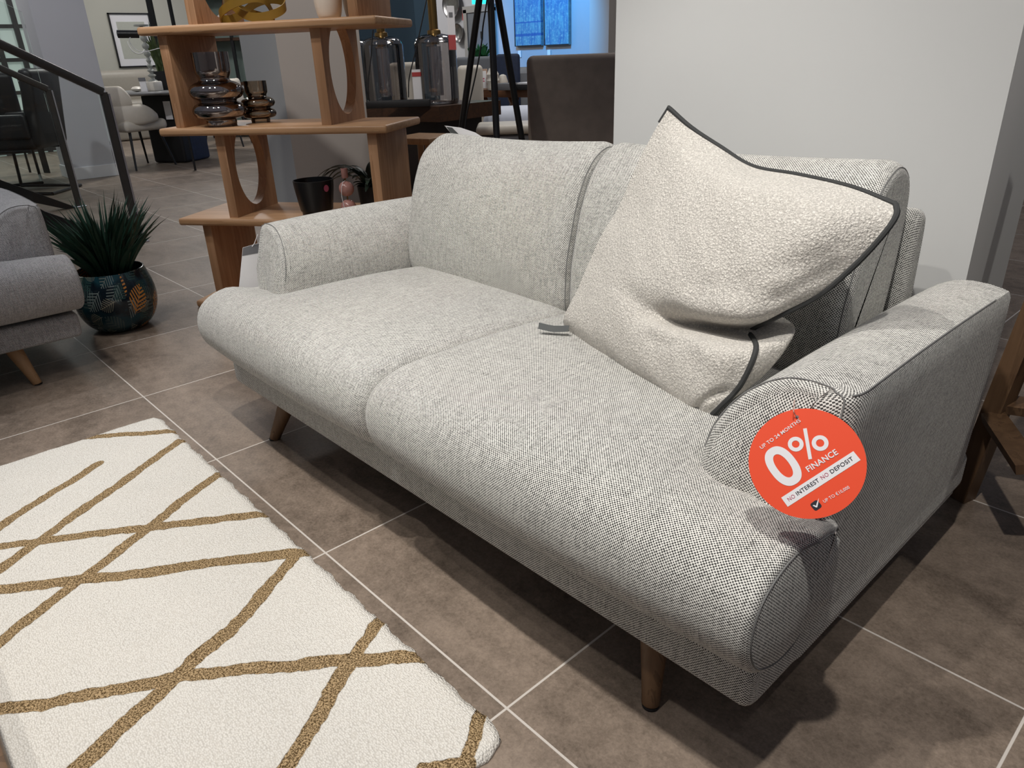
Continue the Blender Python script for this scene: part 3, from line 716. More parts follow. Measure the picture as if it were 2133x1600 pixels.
# ribbed vases
def vase(name, c, rt_, h, prof, mat, label, cat='vase', group=None):
    r = thing(name, c, label, cat, 0, group); mb = MB()
    pr = interp([(a*rt_, b*h, 0) for a, b in prof], 4); pr = [(p.x, p.y) for p in pr]
    inner = [(max(x-.003, .002), z+(.004 if k == 0 else 0)) for k, (x, z) in enumerate(pr)][::-1]
    mb.lathe(pr+inner, c, 40, caps=(True, True)); mb.build('body', mat, r); return r
zt = .7725
VP = [(.55, 0), (.57, .06), (.58, .095), (.70, .108), (.90, .135), (.99, .19), (.99, .24), (.90, .295), (.74, .325), (.69, .345), (.74, .365), (.90, .395), (.99, .45), (1.0, .50), (.92, .555), (.76, .595), (.61, .615), (.56, .645), (.60, .685), (.65, .73), (.665, .80), (.67, 1.0)]
vase('ridged_vase', sp(.246, .088, zt), .106, .280, VP, MERC, 'tall smoky mirrored vase with two bulging rings on the oak shelf')
vase('ridged_vase', sp(.333, .245, zt), .070, .165, VP, MERC2, 'small amber glass vase with two bulging rings beside the tall smoky vase')
# twisted ribbon sculpture
k_ = thing('ribbon_sculpture', sp(.42, .16, 1.1505), 'mustard yellow looped ribbon sculpture on the top oak shelf in view', 'sculpture', SA)
mb = MB(); rings = []
n = 160
for i in range(n+1):
    t = 2*PI*i/n; R0 = .085+.022*math.cos(3*t)
    px = .115*math.cos(2*t)*(1+.28*math.cos(3*t)); py = .062*math.sin(2*t)*(1+.28*math.cos(3*t)); pz = .052+.034*math.sin(3*t)
    e = (math.cos(2*t)*.0025, math.sin(2*t)*.0025)
    P0 = [Lp(.42+px+sx*e[0], .16+py+sx*e[1], 1.1505+max(.0165, pz)+sz*.016) for sx, sz in ((-1, -1), (1, -1), (1, 1), (-1, 1))]
    rings.append(P0)
mb.ring_loft(rings, caps=(False, False)); mb.build('ribbon', MUSTARD, k_, angle=50)
CV = [(.5, 0), (.8, .05), (1.0, .3), (.95, .7), (.7, .9), (.4, .95), (.42, 1.0)]
vase('ceramic_vase', sp(.738, .19, 1.1505), .056, .30, CV, CERAM, 'rounded cream ceramic vase on the top shelf, the wider of two')
vase('ceramic_vase', sp(.792, .33, 1.1505), .052, .28, CV, CERAM, 'narrower cream ceramic vase close behind the wider one on the top shelf')

def leafblade(mb, base, tip, w, bend, seg=7, up=Vector((0, 0, 1)), mi=0):
    base, tip = Vector(base), Vector(tip); d = tip-base; side = d.cross(up)
    if side.length < 1e-4: side = Vector((1, 0, 0))
    side.normalize(); vs = []; fs = []
    for k in range(seg+1):
        t = k/seg; p = base+d*t+Vector(bend)*(4*t*(1-t))
        ww = w*(math.sin(PI*min(1, .16+t*.84))**.7)*(1 if t < .5 else (1-((t-.5)*2)**2)*.95+.05)
        n_ = side.cross(d).normalized()*ww*.25
        vs += [p-side*ww, p+n_, p+side*ww]
    for k in range(seg): a = 3*k; fs += [[a, a+1, a+4, a+3], [a+1, a+2, a+5, a+4]]
    mb.add(vs, fs, mi=mi)
def droopleaf(mb, base, dirv, L, w, droop, seg=10):
    base = Vector(base); h = Vector((dirv[0], dirv[1], 0)).normalized(); pts = []
    for k in range(seg+1):
        t = k/seg; pts.append(base+h*(L*t*dirv[3] if len(dirv) > 3 else L*t)+Vector((0, 0, dirv[2]*L*t-droop*L*t*t)))
    sd = h.cross(Vector((0, 0, 1))).normalized(); vs = []; fs = []
    for k, p in enumerate(pts):
        t = k/seg; ww = w*math.sin(PI*(.12+.88*t))**.6 if t < 1 else .0004
        vs += [p-sd*ww, p+Vector((0, 0, -ww*.4)), p+sd*ww]
    for k in range(seg): a = 3*k; fs += [[a, a+1, a+4, a+3], [a+1, a+2, a+5, a+4]]
    mb.add(vs, fs)

# black pot, pink holder, spider plant on the lower shelf
def pot(name, c, r0, r1, h, mat, label, foot=.16):
    r = thing(name, c, label, 'plant pot'); mb = MB()
    mb.lathe([(r0*.9, 0), (r0*.92, h*foot*.9), (r0, h*foot), (r1*.97, h*.8), (r1, h), (r1-.004, h), (r0-.006, h*.3), (.003, h*.28)], c, 40); mb.build('body', mat, r); return r
bp = pot('black_pot', sp(.612, .105, .4035), .068, .084, .148, BLACK, 'empty glossy black pot with a round red sticker on the oak shelf')
pc = sp(.612, .105, .4035); dv = (CAM-pc); dv.z = 0; dv.normalize(); sdv = Vector((-dv.y, dv.x, 0))
cc = pc+dv*.064+sdv*.045+Vector((0, 0, .118)); nn = (dv*.78+sdv*.6).normalized(); s2 = Vector((-nn.y, nn.x, 0)); mb = MB()
mb.add([cc+nn*.006+s2*(.013*math.cos(2*PI*k/20))+Vector((0, 0, .014*math.sin(2*PI*k/20))) for k in range(20)], [list(range(20))]); mb.build('round_sticker', PINKINK, bp, smooth=False)
ph = thing('bauble_candle_holder', sp(.782, .055, .4035), 'pink glazed candle holder of stacked balls between the black pots', 'candle holder')
c = sp(.782, .055, .4035); rb_ = .031
mb = MB(); mb.lathe([(.044, 0), (.044, .005), (.009, .009), (.0035, .016)], c, 24); mb.build('foot', PINK, ph)
for zc in (.045, .119):
    mb = MB(); mb.lathe([(.0006, zc-rb_)]+[(rb_*math.sin(PI*k/16), zc-rb_*math.cos(PI*k/16)) for k in range(1, 16)]+[(.0006, zc+rb_)], c, 28, caps=(False, False)); mb.build('ball', PINK, ph)
for za, zb_ in ((.074, .092), (.148, .164)):
    mb = MB(); mb.tube([c+Vector((0, 0, za)), c+Vector((0, 0, zb_))], .003, 10); mb.build('stem', BRASS, ph)
mb = MB(); mb.lathe([(.012, .162), (.0135, .164), (.0135, .200), (.0115, .200), (.011, .168)], c, 20); mb.build('cup', PINK, ph)
mb = MB(); mb.tube(interp([c+dv*.004+Vector((0, 0, .152)), c-sdv*.014+dv*.026+Vector((0, 0, .145)), c-sdv*.023+dv*.028+Vector((0, 0, .10)), c-sdv*.016+dv*.03+Vector((0, 0, .03))], 6), .0013, 6); mb.build('string', WHITEP, ph)
pp = pot('plant_pot', sp(.820, .235, .4035), .058, .066, .105, BLACKM, 'black pot holding an arching artificial plant on the oak shelf')
mb = MB(); base = sp(.820, .235, .495)
for k in range(34):
    a = random.uniform(0, 2*PI); L = random.uniform(.08, .15)
    droopleaf(mb, base+Vector((random.uniform(-.02, .02), random.uniform(-.02, .02), 0)), (math.cos(a), math.sin(a), random.uniform(.9, 1.5), .75), L*1.2, random.uniform(.012, .018), random.uniform(.5, 1.0))
for k in range(9):     # long arms towards the black pot
    a = SA+PI+random.uniform(-.5, .35)
    droopleaf(mb, base, (math.cos(a), math.sin(a), random.uniform(1.0, 1.35), 1.0), random.uniform(.22, .30), random.uniform(.009, .013), random.uniform(1.0, 1.35), 14)
mb.build('foliage', LEAF2, pp, angle=80)

# ================================================================== PATTERNED PLANTER
def planter_mat():
    m, nt, b = newmat('leaf_printed_glaze'); k = N(nt); o = k.obj(); uv = k.uv()
    n1 = k.noise(o, 9, 3, .5, .4)
    base = k.mix(k.smooth(n1, .42, .58), (.004, .012, .020, 1), (.010, .055, .075, 1))
    # scattered broad leaves: cells with a leaf-shaped mask and veins
    def leaves(scale, thr, colr, seedv, base, vein, ang, prob):
        mp = k.n('ShaderNodeMapping'); k.put(mp.inputs[0], uv); mp.inputs['Location'].default_value = (seedv, seedv*.7, 0); mp.inputs['Rotation'].default_value = (0, 0, ang); mp.inputs['Scale'].default_value = (scale, scale*1.5, 1)
        v = k.n('ShaderNodeTexVoronoi', feature='F1'); v.voronoi_dimensions = '2D'; v.inputs['Scale'].default_value = 1; k.put(v.inputs['Vector'], mp.outputs[0]); v.inputs['Randomness'].default_value = .75
        loc = k.n('ShaderNodeVectorMath', operation='SUBTRACT'); k.put(loc.inputs[0], mp.outputs[0]); k.put(loc.inputs[1], v.outputs['Position'])
        x, y, z = k.sep(loc.outputs[0])
        # lens outline
        wd = k.m('SUBTRACT', .30, k.m('MULTIPLY', k.m('MULTIPLY', x, x), 1.7)); ms = k.smooth(k.m('SUBTRACT', wd, k.m('ABSOLUTE', y)), -.01, .01)
        rib = k.m('SINE', k.m('MULTIPLY', k.m('SUBTRACT', x, k.m('MULTIPLY', k.m('ABSOLUTE', y), .9)), 52))
        mid = k.smooth(k.m('ABSOLUTE', y), .0, .02); rb = k.m('MAXIMUM', k.smooth(rib, vein-.3, vein+.2), k.m('SUBTRACT', 1, mid))
        pick = k.m('GREATER_THAN', k.sep(v.outputs['Color'])[0], prob)
        return k.mix(k.m('MULTIPLY', k.m('MULTIPLY', ms, rb), pick), base, colr)
    c = leaves(6.0, 0, (.06, .10, .10, 1), 3.1, base, -.2, .7, .2)
    c = leaves(7.5, 0, (.20, .24, .23, 1), 9.4, c, .45, 2.4, .45)
    c = leaves(9, 0, (.03, .075, .07, 1), 8.4, c, -.1, -.8, .2)
    c = leaves(10, 0, (.36, .33, .24, 1), 5.7, c, .75, 1.9, .5)
    c = leaves(6.2, 0, (.60, .24, .05, 1), 2.35, c, .1, -.55, .5)
    k.put(b.inputs['Base Color'], c); b.inputs['Roughness'].default_value = .12; return m
PLAN = planter_mat()
PC = Vector((-.237, .192, 0)); KP = .93
pl = thing('planter', PC, 'round dark teal planter with orange leaf print holding a spiky plant', 'planter')
mb = MB(); prf = [(.085, 0), (.100, .003), (.135, .030), (.160, .075), (.170, .125), (.166, .175), (.152, .222), (.143, .248), (.141, .250), (.137, .248), (.145, .222), (.158, .17), (.16, .12)]
pr = interp([(a*KP, b, 0) for a, b in prf], 3); mb.lathe([(p.x, p.y) for p in pr], PC, 64, caps=(True, False)); mb.build('bowl', PLAN, pl)
mb = MB(); mb.lathe([(.146, .200), (.002, .203)], PC, 32, caps=(False, False)); mb.build('soil', BLACKM, pl)
# clip soil inside the rim
mb = MB()
for k in range(270):
    a = random.uniform(0, 2*PI); r0 = random.uniform(0, .06); sp_ = random.uniform(.02, 1)**.7
    b0 = PC+Vector((r0*math.cos(a), r0*math.sin(a), .20)); L = random.uniform(.22, .385)*(1-.05*sp_); lean = .15+.75*sp_*random.uniform(.5, 1)
    tip = b0+Vector((math.cos(a)*math.sin(lean)*L, math.sin(a)*math.sin(lean)*L, math.cos(lean)*L))
    leafblade(mb, b0, tip, random.uniform(.006, .0105), (math.cos(a)*-.012, math.sin(a)*-.012, .018), 6, up=Vector((random.uniform(-1, 1), random.uniform(-1, 1), .3)))
for (u, v, D) in ((300, 408, 3.25), (320, 461, 3.15), (283, 440, 3.2), (295, 415, 3.3)):
    leafblade(mb, PC+Vector((.04, .04, .2)), at(u, v, D), .005, (0, 0, .01), 6)
mb.build('foliage', LEAF, pl, angle=80)

# ================================================================== STAIR BALUSTRADES
def balustrade(xp, yp, ztop, run, slope, label, glass_y, glass_top, near):
    r = thing('stair_balustrade', (xp, yp, 0), label, 'balustrade', 0, 'glass balustrades on the two sides of the stair')
    mb = MB(); rr = .024
    a = Vector((xp, yp, ztop)); b = a+Vector((0, -run, run*slope))
    dz = Vector((0, -1, slope)).normalized()
    mb.box((a+b)/2, (.045, (b-a).length, .045), .008, 2, Matrix.Rotation(math.atan2(-slope, 1), 3, 'X')); mb.build('handrail', RAIL, r, angle=30)
    mb = MB(); mb.box((xp, yp, ztop/2), (.022, .042, ztop), .003, 1); p = mb.build('post', RAIL, r, angle=30)
    mb = MB(); mb.box((xp, yp+.027, ztop/2+.02), (.022, .010, ztop-.06)); mb.build('bright_edge', STEEL, p, smooth=False)  # pale bluish strip stands in for window light reflected along the post
    mb = MB(); mb.box((xp, yp+.005, .005), (.07, .09, .01), .002, 1); mb.build('floor_plate', STEEL, p, smooth=False)
    mb = MB(); g = [(yp-.03, .03), (yp-.03, glass_top), (yp-.03-run, glass_top+run*slope), (yp-.03-run, .03+run*slope*1.0)]
    mb.prism(g, lambda q, z, d: Vector((xp+d, q, z)), -.005, .005); mb.build('glass_panel', CLEAR, r, smooth=False)
    mb = MB(); g = [(yp-.10, 0), (yp-.02, 0), (yp-.47, .27), (yp-.80, .585), (yp-run, .585+(run-.80)*slope), (yp-run, .44+(run-.80)*slope), (yp-.80, .44), (yp-.47, .15)]
    mb.prism(g, lambda q, z, d: Vector((xp+d, q, z)), -.03, .03); mb.build('stringer', BLACKM, r, smooth=False)
    return r
balustrade(-1.907, .795, .885, 2.2, .585, 'glass stair balustrade with a dark handrail nearer the camera, ending behind the spiky plant', .76, .872, True)
balustrade(-3.7, .905, .885, 2.6, .585, 'farther glass stair balustrade, its handrail seen below the nearer one', .9, 1.407, False)

# ================================================================== FAR LEFT: stair side, dining corner
def yawbox(mb, c, size, yaw, bev=0, seg=2): return mb.box(c, size, bev, seg, Matrix.Rotation(yaw, 3, 'Z'))
wallbox('wall_left', -11.2, -11, -7, 9, 0, HC, WALLB)
wallbox('baseboard_left', -11, -10.98, -7, 9, 0, .12, SKIRT)
# glazed screen left of the column
XG = -9.0
def gz(u, v): return hit(u, v, 0, XG)
PANE, nt, b = newmat('lit_pane'); k = N(nt); g = k.noise(k.obj(), 1.2, 2)
k.put(b.inputs['Base Color'], k.mix(g, (.45, .55, .50, 1), (.62, .70, .66, 1))); b.inputs['Roughness'].default_value = .25
b.inputs['Emission Color'].default_value = (.75, .9, .84, 1); b.inputs['Emission Strength'].default_value = .22
yR = gz(71, 109).y; yB = gz(40, 85).y; yC = gz(0, 105).y; wv = yB-yC
mb = MB(); mb.box((XG, yR-2.2, 1.5), (.02, 4.4, 3.0)); wn = struct('window_1', mb, PANE, smooth=False)
z1, z2 = gz(30, 125).z, gz(30, 55).z
for yy in (yB, yB-wv, yB-2*wv, yB-3*wv, yR-.01):
    mb = MB(); mb.box((XG+.03, yy, 1.5), (.05, .06, 3.0)); mb.build('mullion', RAIL, wn, smooth=False)
for zz in (.04, z1-(z2-z1), z1, z2, z2+(z2-z1)):
    mb = MB(); mb.box((XG+.03, yR-2.2, zz), (.04, 4.4, .045)); mb.build('glazing_bar', RAIL, wn, smooth=False)
wallbox('wall_left', XG-.1, XG+.06, yR, yR+.45, 0, HC, WALLW)

# framed picture on the left wall
def picture(name, x, y0, y1, z0, z1, label, frame, matm, arch=True):
    r = thing(name, (x, (y0+y1)/2, z0), label, 'picture')
    for (ya, yb, za, zb) in ((y0, y1, z1-.02, z1), (y0, y1, z0, z0+.02), (y0, y0+.02, z0, z1), (y1-.02, y1, z0, z1)):
        mb = MB(); mb.box((x+.02, (ya+yb)/2, (za+zb)/2), (.04, yb-ya, zb-za)); mb.build('frame_bar', frame, r, smooth=False)
    mb = MB(); mb.box((x+.01, (y0+y1)/2, (z0+z1)/2), (.02, y1-y0-.03, z1-z0-.03)); mt = mb.build('mount', matm, r, smooth=False)
    mb = MB(); mb.box((x+.021, (y0+y1)/2, (z0+z1)/2), (.004, (y1-y0)*.68, (z1-z0)*.68)); mb.build('print', plain('print_paper', (.50, .51, .45, 1), .6), mt, smooth=False)
    pts = [(x+.026, (y0+y1)/2+.22*(y1-y0)*math.cos(t)+.03, (z0+z1)/2+.25*(z1-z0)*math.sin(t)*(1 if t > PI else .35)) for t in [PI*1.02+PI*.95*k/20 for k in range(21)]]
    mb = MB(); mb.tube(pts, .006, 6); mb.build('drawn_curve', PURE, mt)
picture('framed_picture', -11, hit(222, 27, 0, -11).y, hit(308, 27, 0, -11).y, 1.03, 1.84, 'black framed pale abstract picture on the far left wall', BLACK, PURE)
# black bar lamp in front of the picture
c0, c1 = at(243, 71, 8.6), at(290, 71, 8.6); lt = thing('bar_lamp', (c0+c1)/2, 'small black bar lamp seen just left of the oak shelving end', 'lamp')
mb = MB(); mb.tube([c0, c0+(c1-c0)*.03, c0+(c1-c0)*.97, c1], [.012, .036, .036, .012], 14); mb.build('shade', BLACK, lt)
mb = MB(); mb.tube(interp([at(272, 77, 8.58), at(269, 84, 8.58), at(279, 100, 8.6), at(300, 108, 8.6), at(340, 100, 8.6), c1+Vector((.2, .2, -.2))], 6), .0035, 6); mb.build('cord', WHITEP, lt)
mb = MB(); q = at(350, 75, 8.7); mb.tube([c1, q, Vector((q.x, q.y, 0))], .012, 8); mb.build('stand', BLACK, lt)
# black framed screen behind the top of the shelving
sc = thing('black_screen', (at(318, 30, 10).x, at(318, 30, 10).y, 0), 'tall black metal framed screen behind the oak shelving top', 'screen')
a, b_ = at(316, 30, 12.6), at(402, 30, 12.6)
for f, w_ in ((0, .07), (.48, .03), (1, .06)):
    p = a.lerp(b_, f); mb = MB(); yawbox(mb, (p.x, p.y, 1.5), (w_, .05, 3.0), SA); mb.build('upright', BLACK, sc, smooth=False)
for zz in (1.28, .3, 2.2, 2.97):
    p = (a+b_)/2; mb = MB(); d = b_-a; yawbox(mb, (p.x, p.y, zz), (math.hypot(d.x, d.y), .04, .04), math.atan2(d.y, d.x)); mb.build('crossbar', BLACK, sc, smooth=False)

# cream leather sofa at the far left wall
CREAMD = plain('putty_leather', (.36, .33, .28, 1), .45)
def block(mb, c, size, yaw, r, seg=4): return mb.box(c, size, r, seg, Matrix.Rotation(yaw, 3, 'Z'))
fs_ = Vector((at(262, 160, 12.2).x, at(262, 160, 12.2).y, 0)); fs_.x = -9.95; fsf = thing('leather_sofa', fs_, 'cream leather sofa with a rounded back far behind the dining table', 'sofa', PI/2)
def LQ(x, y, z): return fs_+Vector((-y, x, z))
for nm, c, s, r in (('base', (.1, 0, .20), (1.9, .85, .39), .05), ('seat_cushion', (.1, -.05, .46), (1.5, .7, .20), .08), ('backrest', (.1, .36, .72), (1.75, .26, .55), .12), ('armrest', (-.86, 0, .50), (.28, .86, .52), .11), ('armrest', (1.06, 0, .50), (.28, .86, .52), .11)):
    mb = MB(); block(mb, LQ(*c), s, PI/2, r); mb.build(nm, CREAMD, fsf, angle=60)

# dining table
tcn = at(375, 190, 9.95); TX, TY = tcn.x, tcn.y
dt = thing('dining_table', (TX, TY, 0), 'round grey stone dining table on a dark plinth base, far behind the oak shelving', 'table')
mb = MB(); mb.lathe([(.05, .735), (.78, .735), (.82, .75), (.82, .762), (.80, .77), (.01, .77)], (TX, TY, 0), 56); mb.build('tabletop', STONE, dt, angle=30)
bp_ = Vector((at(362, 300, 9.7).x, at(362, 300, 9.7).y, 0)); mb = MB(); block(mb, bp_+Vector((0, 0, .37)), (.42, .26, .735), SA, .03); mb.build('plinth', BLACKM, dt, angle=30)
bp2 = Vector((at(406, 300, 9.75).x, at(406, 300, 9.75).y, 0)); mb = MB(); block(mb, bp2+Vector((0, 0, .37)), (.16, .30, .735), SA, .03); mb.build('plinth', BLUEV, dt, angle=30)  # navy block stands in for the blue sheen on the black base
p = at(350, 230, 9.5); mb = MB(); yawbox(mb, p, (.085, .004, .19), SA+.05); mb.build('hanging_ticket', WHITEP, dt, smooth=False)
# things on the table
c = at(323, 188, 9.65); c.z = .77; ch = thing('candle_holder', c, 'tall grey turned candle holder on the stone dining table', 'candle holder')
mb = MB(); yawbox(mb, c+Vector((0, 0, .05)), (.13, .13, .10), .4, .012); mb.build('block_base', STONE if False else CERAM, ch, angle=30)
prof = [(.055, .10), (.02, .125)]
for kk in range(4): z0 = .135+kk*.05; prof += [(.016, z0), (.045-.006*kk, z0+.025), (.016, z0+.045)]
for kk in range(3): z0 = .345+kk*.075; prof += [(.014, z0), (.034, z0+.02), (.036, z0+.045), (.014, z0+.068)]
prof += [(.014, .575), (.022, .60), (.03, .64), (.012, .645), (.075, .65), (.075, .664), (.01, .666)]
mb = MB(); mb.lathe(prof, c, 20); mb.build('turned_stem', plain('grey_paint', (.30, .31, .28, 1), .4), ch, angle=50)
c = at(345, 188, 9.9); c.z = .77; sn = thing('sword_plant', c, 'upright sword-leaved plant in a black pot on the stone dining table', 'potted plant')
mb = MB(); mb.lathe([(.06, 0), (.085, .10), (.095, .20), (.087, .20), (.06, .12)], c, 24); mb.build('pot', BLACKM, sn)
mb = MB()
for kk in range(16):
    a_ = random.uniform(0, 2*PI); s_ = random.uniform(.02, .16); L = random.uniform(.35, .62)
    leafblade(mb, c+Vector((random.uniform(-.03, .03), random.uniform(-.03, .03), .17)), c+Vector((math.cos(a_)*s_, math.sin(a_)*s_, .17+L)), .022, (0, 0, 0), 5, up=Vector((math.cos(a_+1), math.sin(a_+1), .1)))
mb.build('foliage', SNAKE, sn, angle=80)
c = at(300, 184, 9.55); c.z = .77
mb = MB(); yawbox(mb, c+Vector((0, 0, .07)), (.075, .012, .14), SA+.05, .002); tk = solo('price_card', mb, WHITEP, c, 'small white price card standing on the stone dining table', 'price card', smooth=False)
mb = MB(); yawbox(mb, c+Vector((.003, -.004, .125)), (.077, .012, .035), SA+.05); mb.build('dark_heading', GREYP, tk, smooth=False)
c = at(285, 186, 9.7); c.z = .77; mb = MB(); mb.lathe([(.01, 0), (.05, .01), (.06, .03), (.04, .05), (.01, .055)], c, 20); solo('small_bowl', mb, CERAM, c, 'little pale lidded bowl beside the price card on the stone table', 'bowl')

def shell_chair(c, yaw, label, group, s=1.0):
    """rounded cream dining chair, front at local -y"""
    r = thing('dining_chair', c, label, 'chair', yaw, group); Rz = Matrix.Rotation(yaw, 3, 'Z')
    def Q(x, y, z): return Vector(c)+Rz @ Vector((x*s, y*s, z*s))
    mb = MB(); mb.box(Q(0, 0, .43), (.50*s, .50*s, .11*s), .045*s, 4, Rz); mb.build('seat', CREAM, r, angle=60)
    def shell(rad, z0, z1, a0, a1, th, nm):
        rings = []
        for k in range(25):
            a = math.radians(a0+(a1-a0)*k/24); e = min(k, 24-k)/4; e = min(1, e); zz1 = z0+(z1-z0)*(.55+.45*math.sin(PI/2*e)); zz0 = z0+(z1-z0)*.12*(1-e)
            hh = (zz1-zz0)/2; zc = (zz1+zz0)/2; ring = []
            for j in range(12):
                t = 2*PI*j/12; rr = rad+th*math.cos(t); ring.append(Q(rr*math.sin(a), rr*math.cos(a)*.92, zc+math.copysign(abs(math.sin(t))**.6, math.sin(t))*hh))
            rings.append(ring)
        mb = MB(); mb.ring_loft(rings); mb.build(nm, CREAM, r, angle=70)
    shell(.27, .44, .64, -118, 118, .035, 'arm_shell'); shell(.26, .60, .82, -62, 62, .035, 'back_shell')
    for sx in (-1, 1):
        for sy in (-1, 1):
            mb = MB(); mb.tube([Q(sx*.24, sy*.24, 0), Q(sx*.17, sy*.17, .39)], [.010*s, .015*s], 10); mb.build('leg', BLACK, r)
    return r
cp = Vector((at(286, 300, 9.45).x, at(286, 300, 9.45).y, 0))
GC = 'cream shell dining chairs around the stone table'
ch1 = shell_chair(cp, PI+.3, 'cream shell-back dining chair nearest the stair, left of the stone table', GC, 1.03)
ch2 = copy_tree(ch1); p = at(478, 300, 11.2); ch2.location = (p.x, p.y, 0); ch2.rotation_euler = (0, 0, SA-PI/2+.3); ch2['label'] = 'cream shell-back dining chair glimpsed through the shelving beside the ridged vases'
ch3 = copy_tree(ch1); p = at(398, 240, 12.0); ch3.location = (p.x, p.y, 0); ch3.rotation_euler = (0, 0, SA-.2); ch3['label'] = 'cream shell-back dining chair on the far side of the stone table'
# display cabinet
p = at(505, 150, 12.6); dc = thing('display_cabinet', (p.x, p.y, 0), 'dark framed glass display cabinet seen through the shelving above the vases', 'cabinet', SA+.1)
for zz in (.05, .75, 1.35, 1.95): mb = MB(); yawbox(mb, (p.x, p.y, zz), (1.1, .35, .04), SA+.1); mb.build('cabinet_shelf', DARKW, dc, smooth=False)
Rc = Matrix.Rotation(SA+.1, 3, 'Z')
for sx in (-.54, 0, .54):
    q = Vector((p.x, p.y, 1))+Rc @ Vector((sx, -.16, 0)); mb = MB(); yawbox(mb, q, (.045, .03, 1.95), SA+.1); mb.build('upright', BLACK, dc, smooth=False)
mb = MB(); yawbox(mb, Vector((p.x, p.y, 1))+Rc @ Vector((0, .16, 0)), (1.08, .01, 1.9), SA+.1); mb.build('back_panel', plain('cabinet_back', (.16, .21, .19, 1), .4), dc, smooth=False)

# leather chairs behind the glass balustrades
def cantilever_chair(c, yaw, label, group, hb=1.04):
    r = thing('leather_chair', c, label, 'chair', yaw, group); Rz = Matrix.Rotation(yaw, 3, 'Z'); Q = lambda x, y, z: Vector(c)+Rz @ Vector((x, y, z))
    mb = MB(); mb.box(Q(0, -.02, .45), (.50, .56, .13), .05, 4, Rz); mb.build('seat', LEATHER, r, angle=60)
    mb = MB(); mb.box(Q(0, .27, .72), (.48, .11, hb-.40), .045, 4, Rz @ Matrix.Rotation(-.14, 3, 'X')); mb.build('backrest', LEATHER, r, angle=60)
    for sx in (-1, 1):
        mb = MB(); mb.box(Q(sx*.25, 0, .58), (.05, .48, .20), .022, 3, Rz); mb.build('armrest', LEATHER, r, angle=60)
    pts = [Q(.24, .20, .38), Q(.24, -.26, .38), Q(.24, -.28, .03), Q(.24, .28, .015), Q(-.24, .28, .015), Q(-.24, -.28, .03), Q(-.24, -.26, .38), Q(-.24, .20, .38)]
    mb = MB()
    for a, b2 in zip(pts, pts[1:]): mb.tube([a, b2], .014, 8)
    mb.build('tube_frame', BLACK, r); return r
lc = fl(62, 385, 0); GL = 'charcoal leather chairs behind the balustrades'
l1 = cantilever_chair((-4.95, .87, 0), -.736, 'charcoal leather chair with a tall curved back beside the left column', GL)
l2 = copy_tree(l1); p = at(14, 330, 9.0); l2.location = (p.x, p.y, 0); l2.rotation_euler = (0, 0, -1.75); l2['label'] = 'charcoal leather chair cut by the left edge, its back below the sale board'
l2.scale = (.98, .98, .98)
# sale board and menu board
p = at(10, 178, 9.9); sg = thing('sale_board', (p.x, p.y, 0), 'dark board reading SALE behind the leather chairs', 'sign', SA-.25)
yw = SA-.25; Rz = Matrix.Rotation(yw, 3, 'Z')
pc_ = at(8, 163, 9.9); mb = MB(); yawbox(mb, pc_, (.17, .012, .12), yw); bd = mb.build('board', plain('slate_blue', (.03, .05, .07, 1), .4), sg, smooth=False)
for dx, dz, w_, h_ in ((0, .064, .185, .010), (0, -.064, .185, .010), (-.09, 0, .010, .13), (.09, 0, .010, .13)):
    mb = MB(); yawbox(mb, pc_+Rz @ Vector((dx, -.003, dz)), (w_, .016, h_), yw); mb.build('frame_bar', SKIRT, bd, smooth=False)
pl_ = lambda x, y: pc_+Rz @ Vector((x, -.0075, y)); 
def lett3(txt, mat, parent, place, w_, h_):
    return lettering(txt, 'lettering', mat, parent, lambda x, y: place(x, -y), (-w_/2, h_/2), (w_/2, h_/2), h_)
lett3('SALE', PURE, bd, pl_, .10, .032)
mb = MB(); mb.tube([Vector((p.x, p.y, 0)), Vector((pc_.x, pc_.y, pc_.z-.06))], .012, 8); mb.build('stand', BLACK, sg)
p = at(50, 190, 9.7); mn = thing('price_board', (p.x, p.y, 0), 'tall dark board with rows of white print between the two leather chairs', 'sign', yw)
mb = MB(); yawbox(mb, Vector((p.x, p.y, (p.z+.15)/2)), (.10, .01, p.z+.15), yw); bd2 = mb.build('board', BLACKM, mn, smooth=False)
for kk in range(5):
    mb = MB(); yawbox(mb, p+Rz @ Vector((0, -.007, .10-.035*kk)), (.07, .004, .012), yw); mb.build('print_row', SKIRT, bd2, smooth=False)

# ================================================================== RIGHT: console, lamps, tripod
VY = lambda u: math.atan2(*(lambda d: (-d.x, d.y))(sight(u, 300)))          # yaw that faces the camera
cc = at(914, 222, 4.35); zt2 = cc.z
ct = thing('console_table', (cc.x, cc.y, 0), 'dark walnut console table carrying the smoked glass lamps', 'table')
pr_ = at(1043, 216, 4.75); plf = at(745, 226, 4.75); bk = Vector((pr_.x+plf.x-cc.x, pr_.y+plf.y-cc.y, 0))
poly4 = [(cc.x, cc.y), (pr_.x, pr_.y), (bk.x, bk.y), (plf.x, plf.y)]
mb = MB(); mb.prism(poly4, lambda a, b, d: Vector((a, b, d)), zt2-.082, zt2); mb.build('tabletop', DARKW, ct, smooth=False)
cx, cy = sum(p[0] for p in poly4)/4, sum(p[1] for p in poly4)/4
pin = [(cx+(a-cx)*.72, cy+(b-cy)*.72) for a, b in poly4]
mb = MB(); mb.prism(pin, lambda a, b, d: Vector((a, b, d)), 0, zt2-.082); mb.build('pedestal', plain('dark_pedestal', (.016, .010, .008, 1), .5), ct, smooth=False)
GLM = 'smoked glass bottle lamps on the console table'
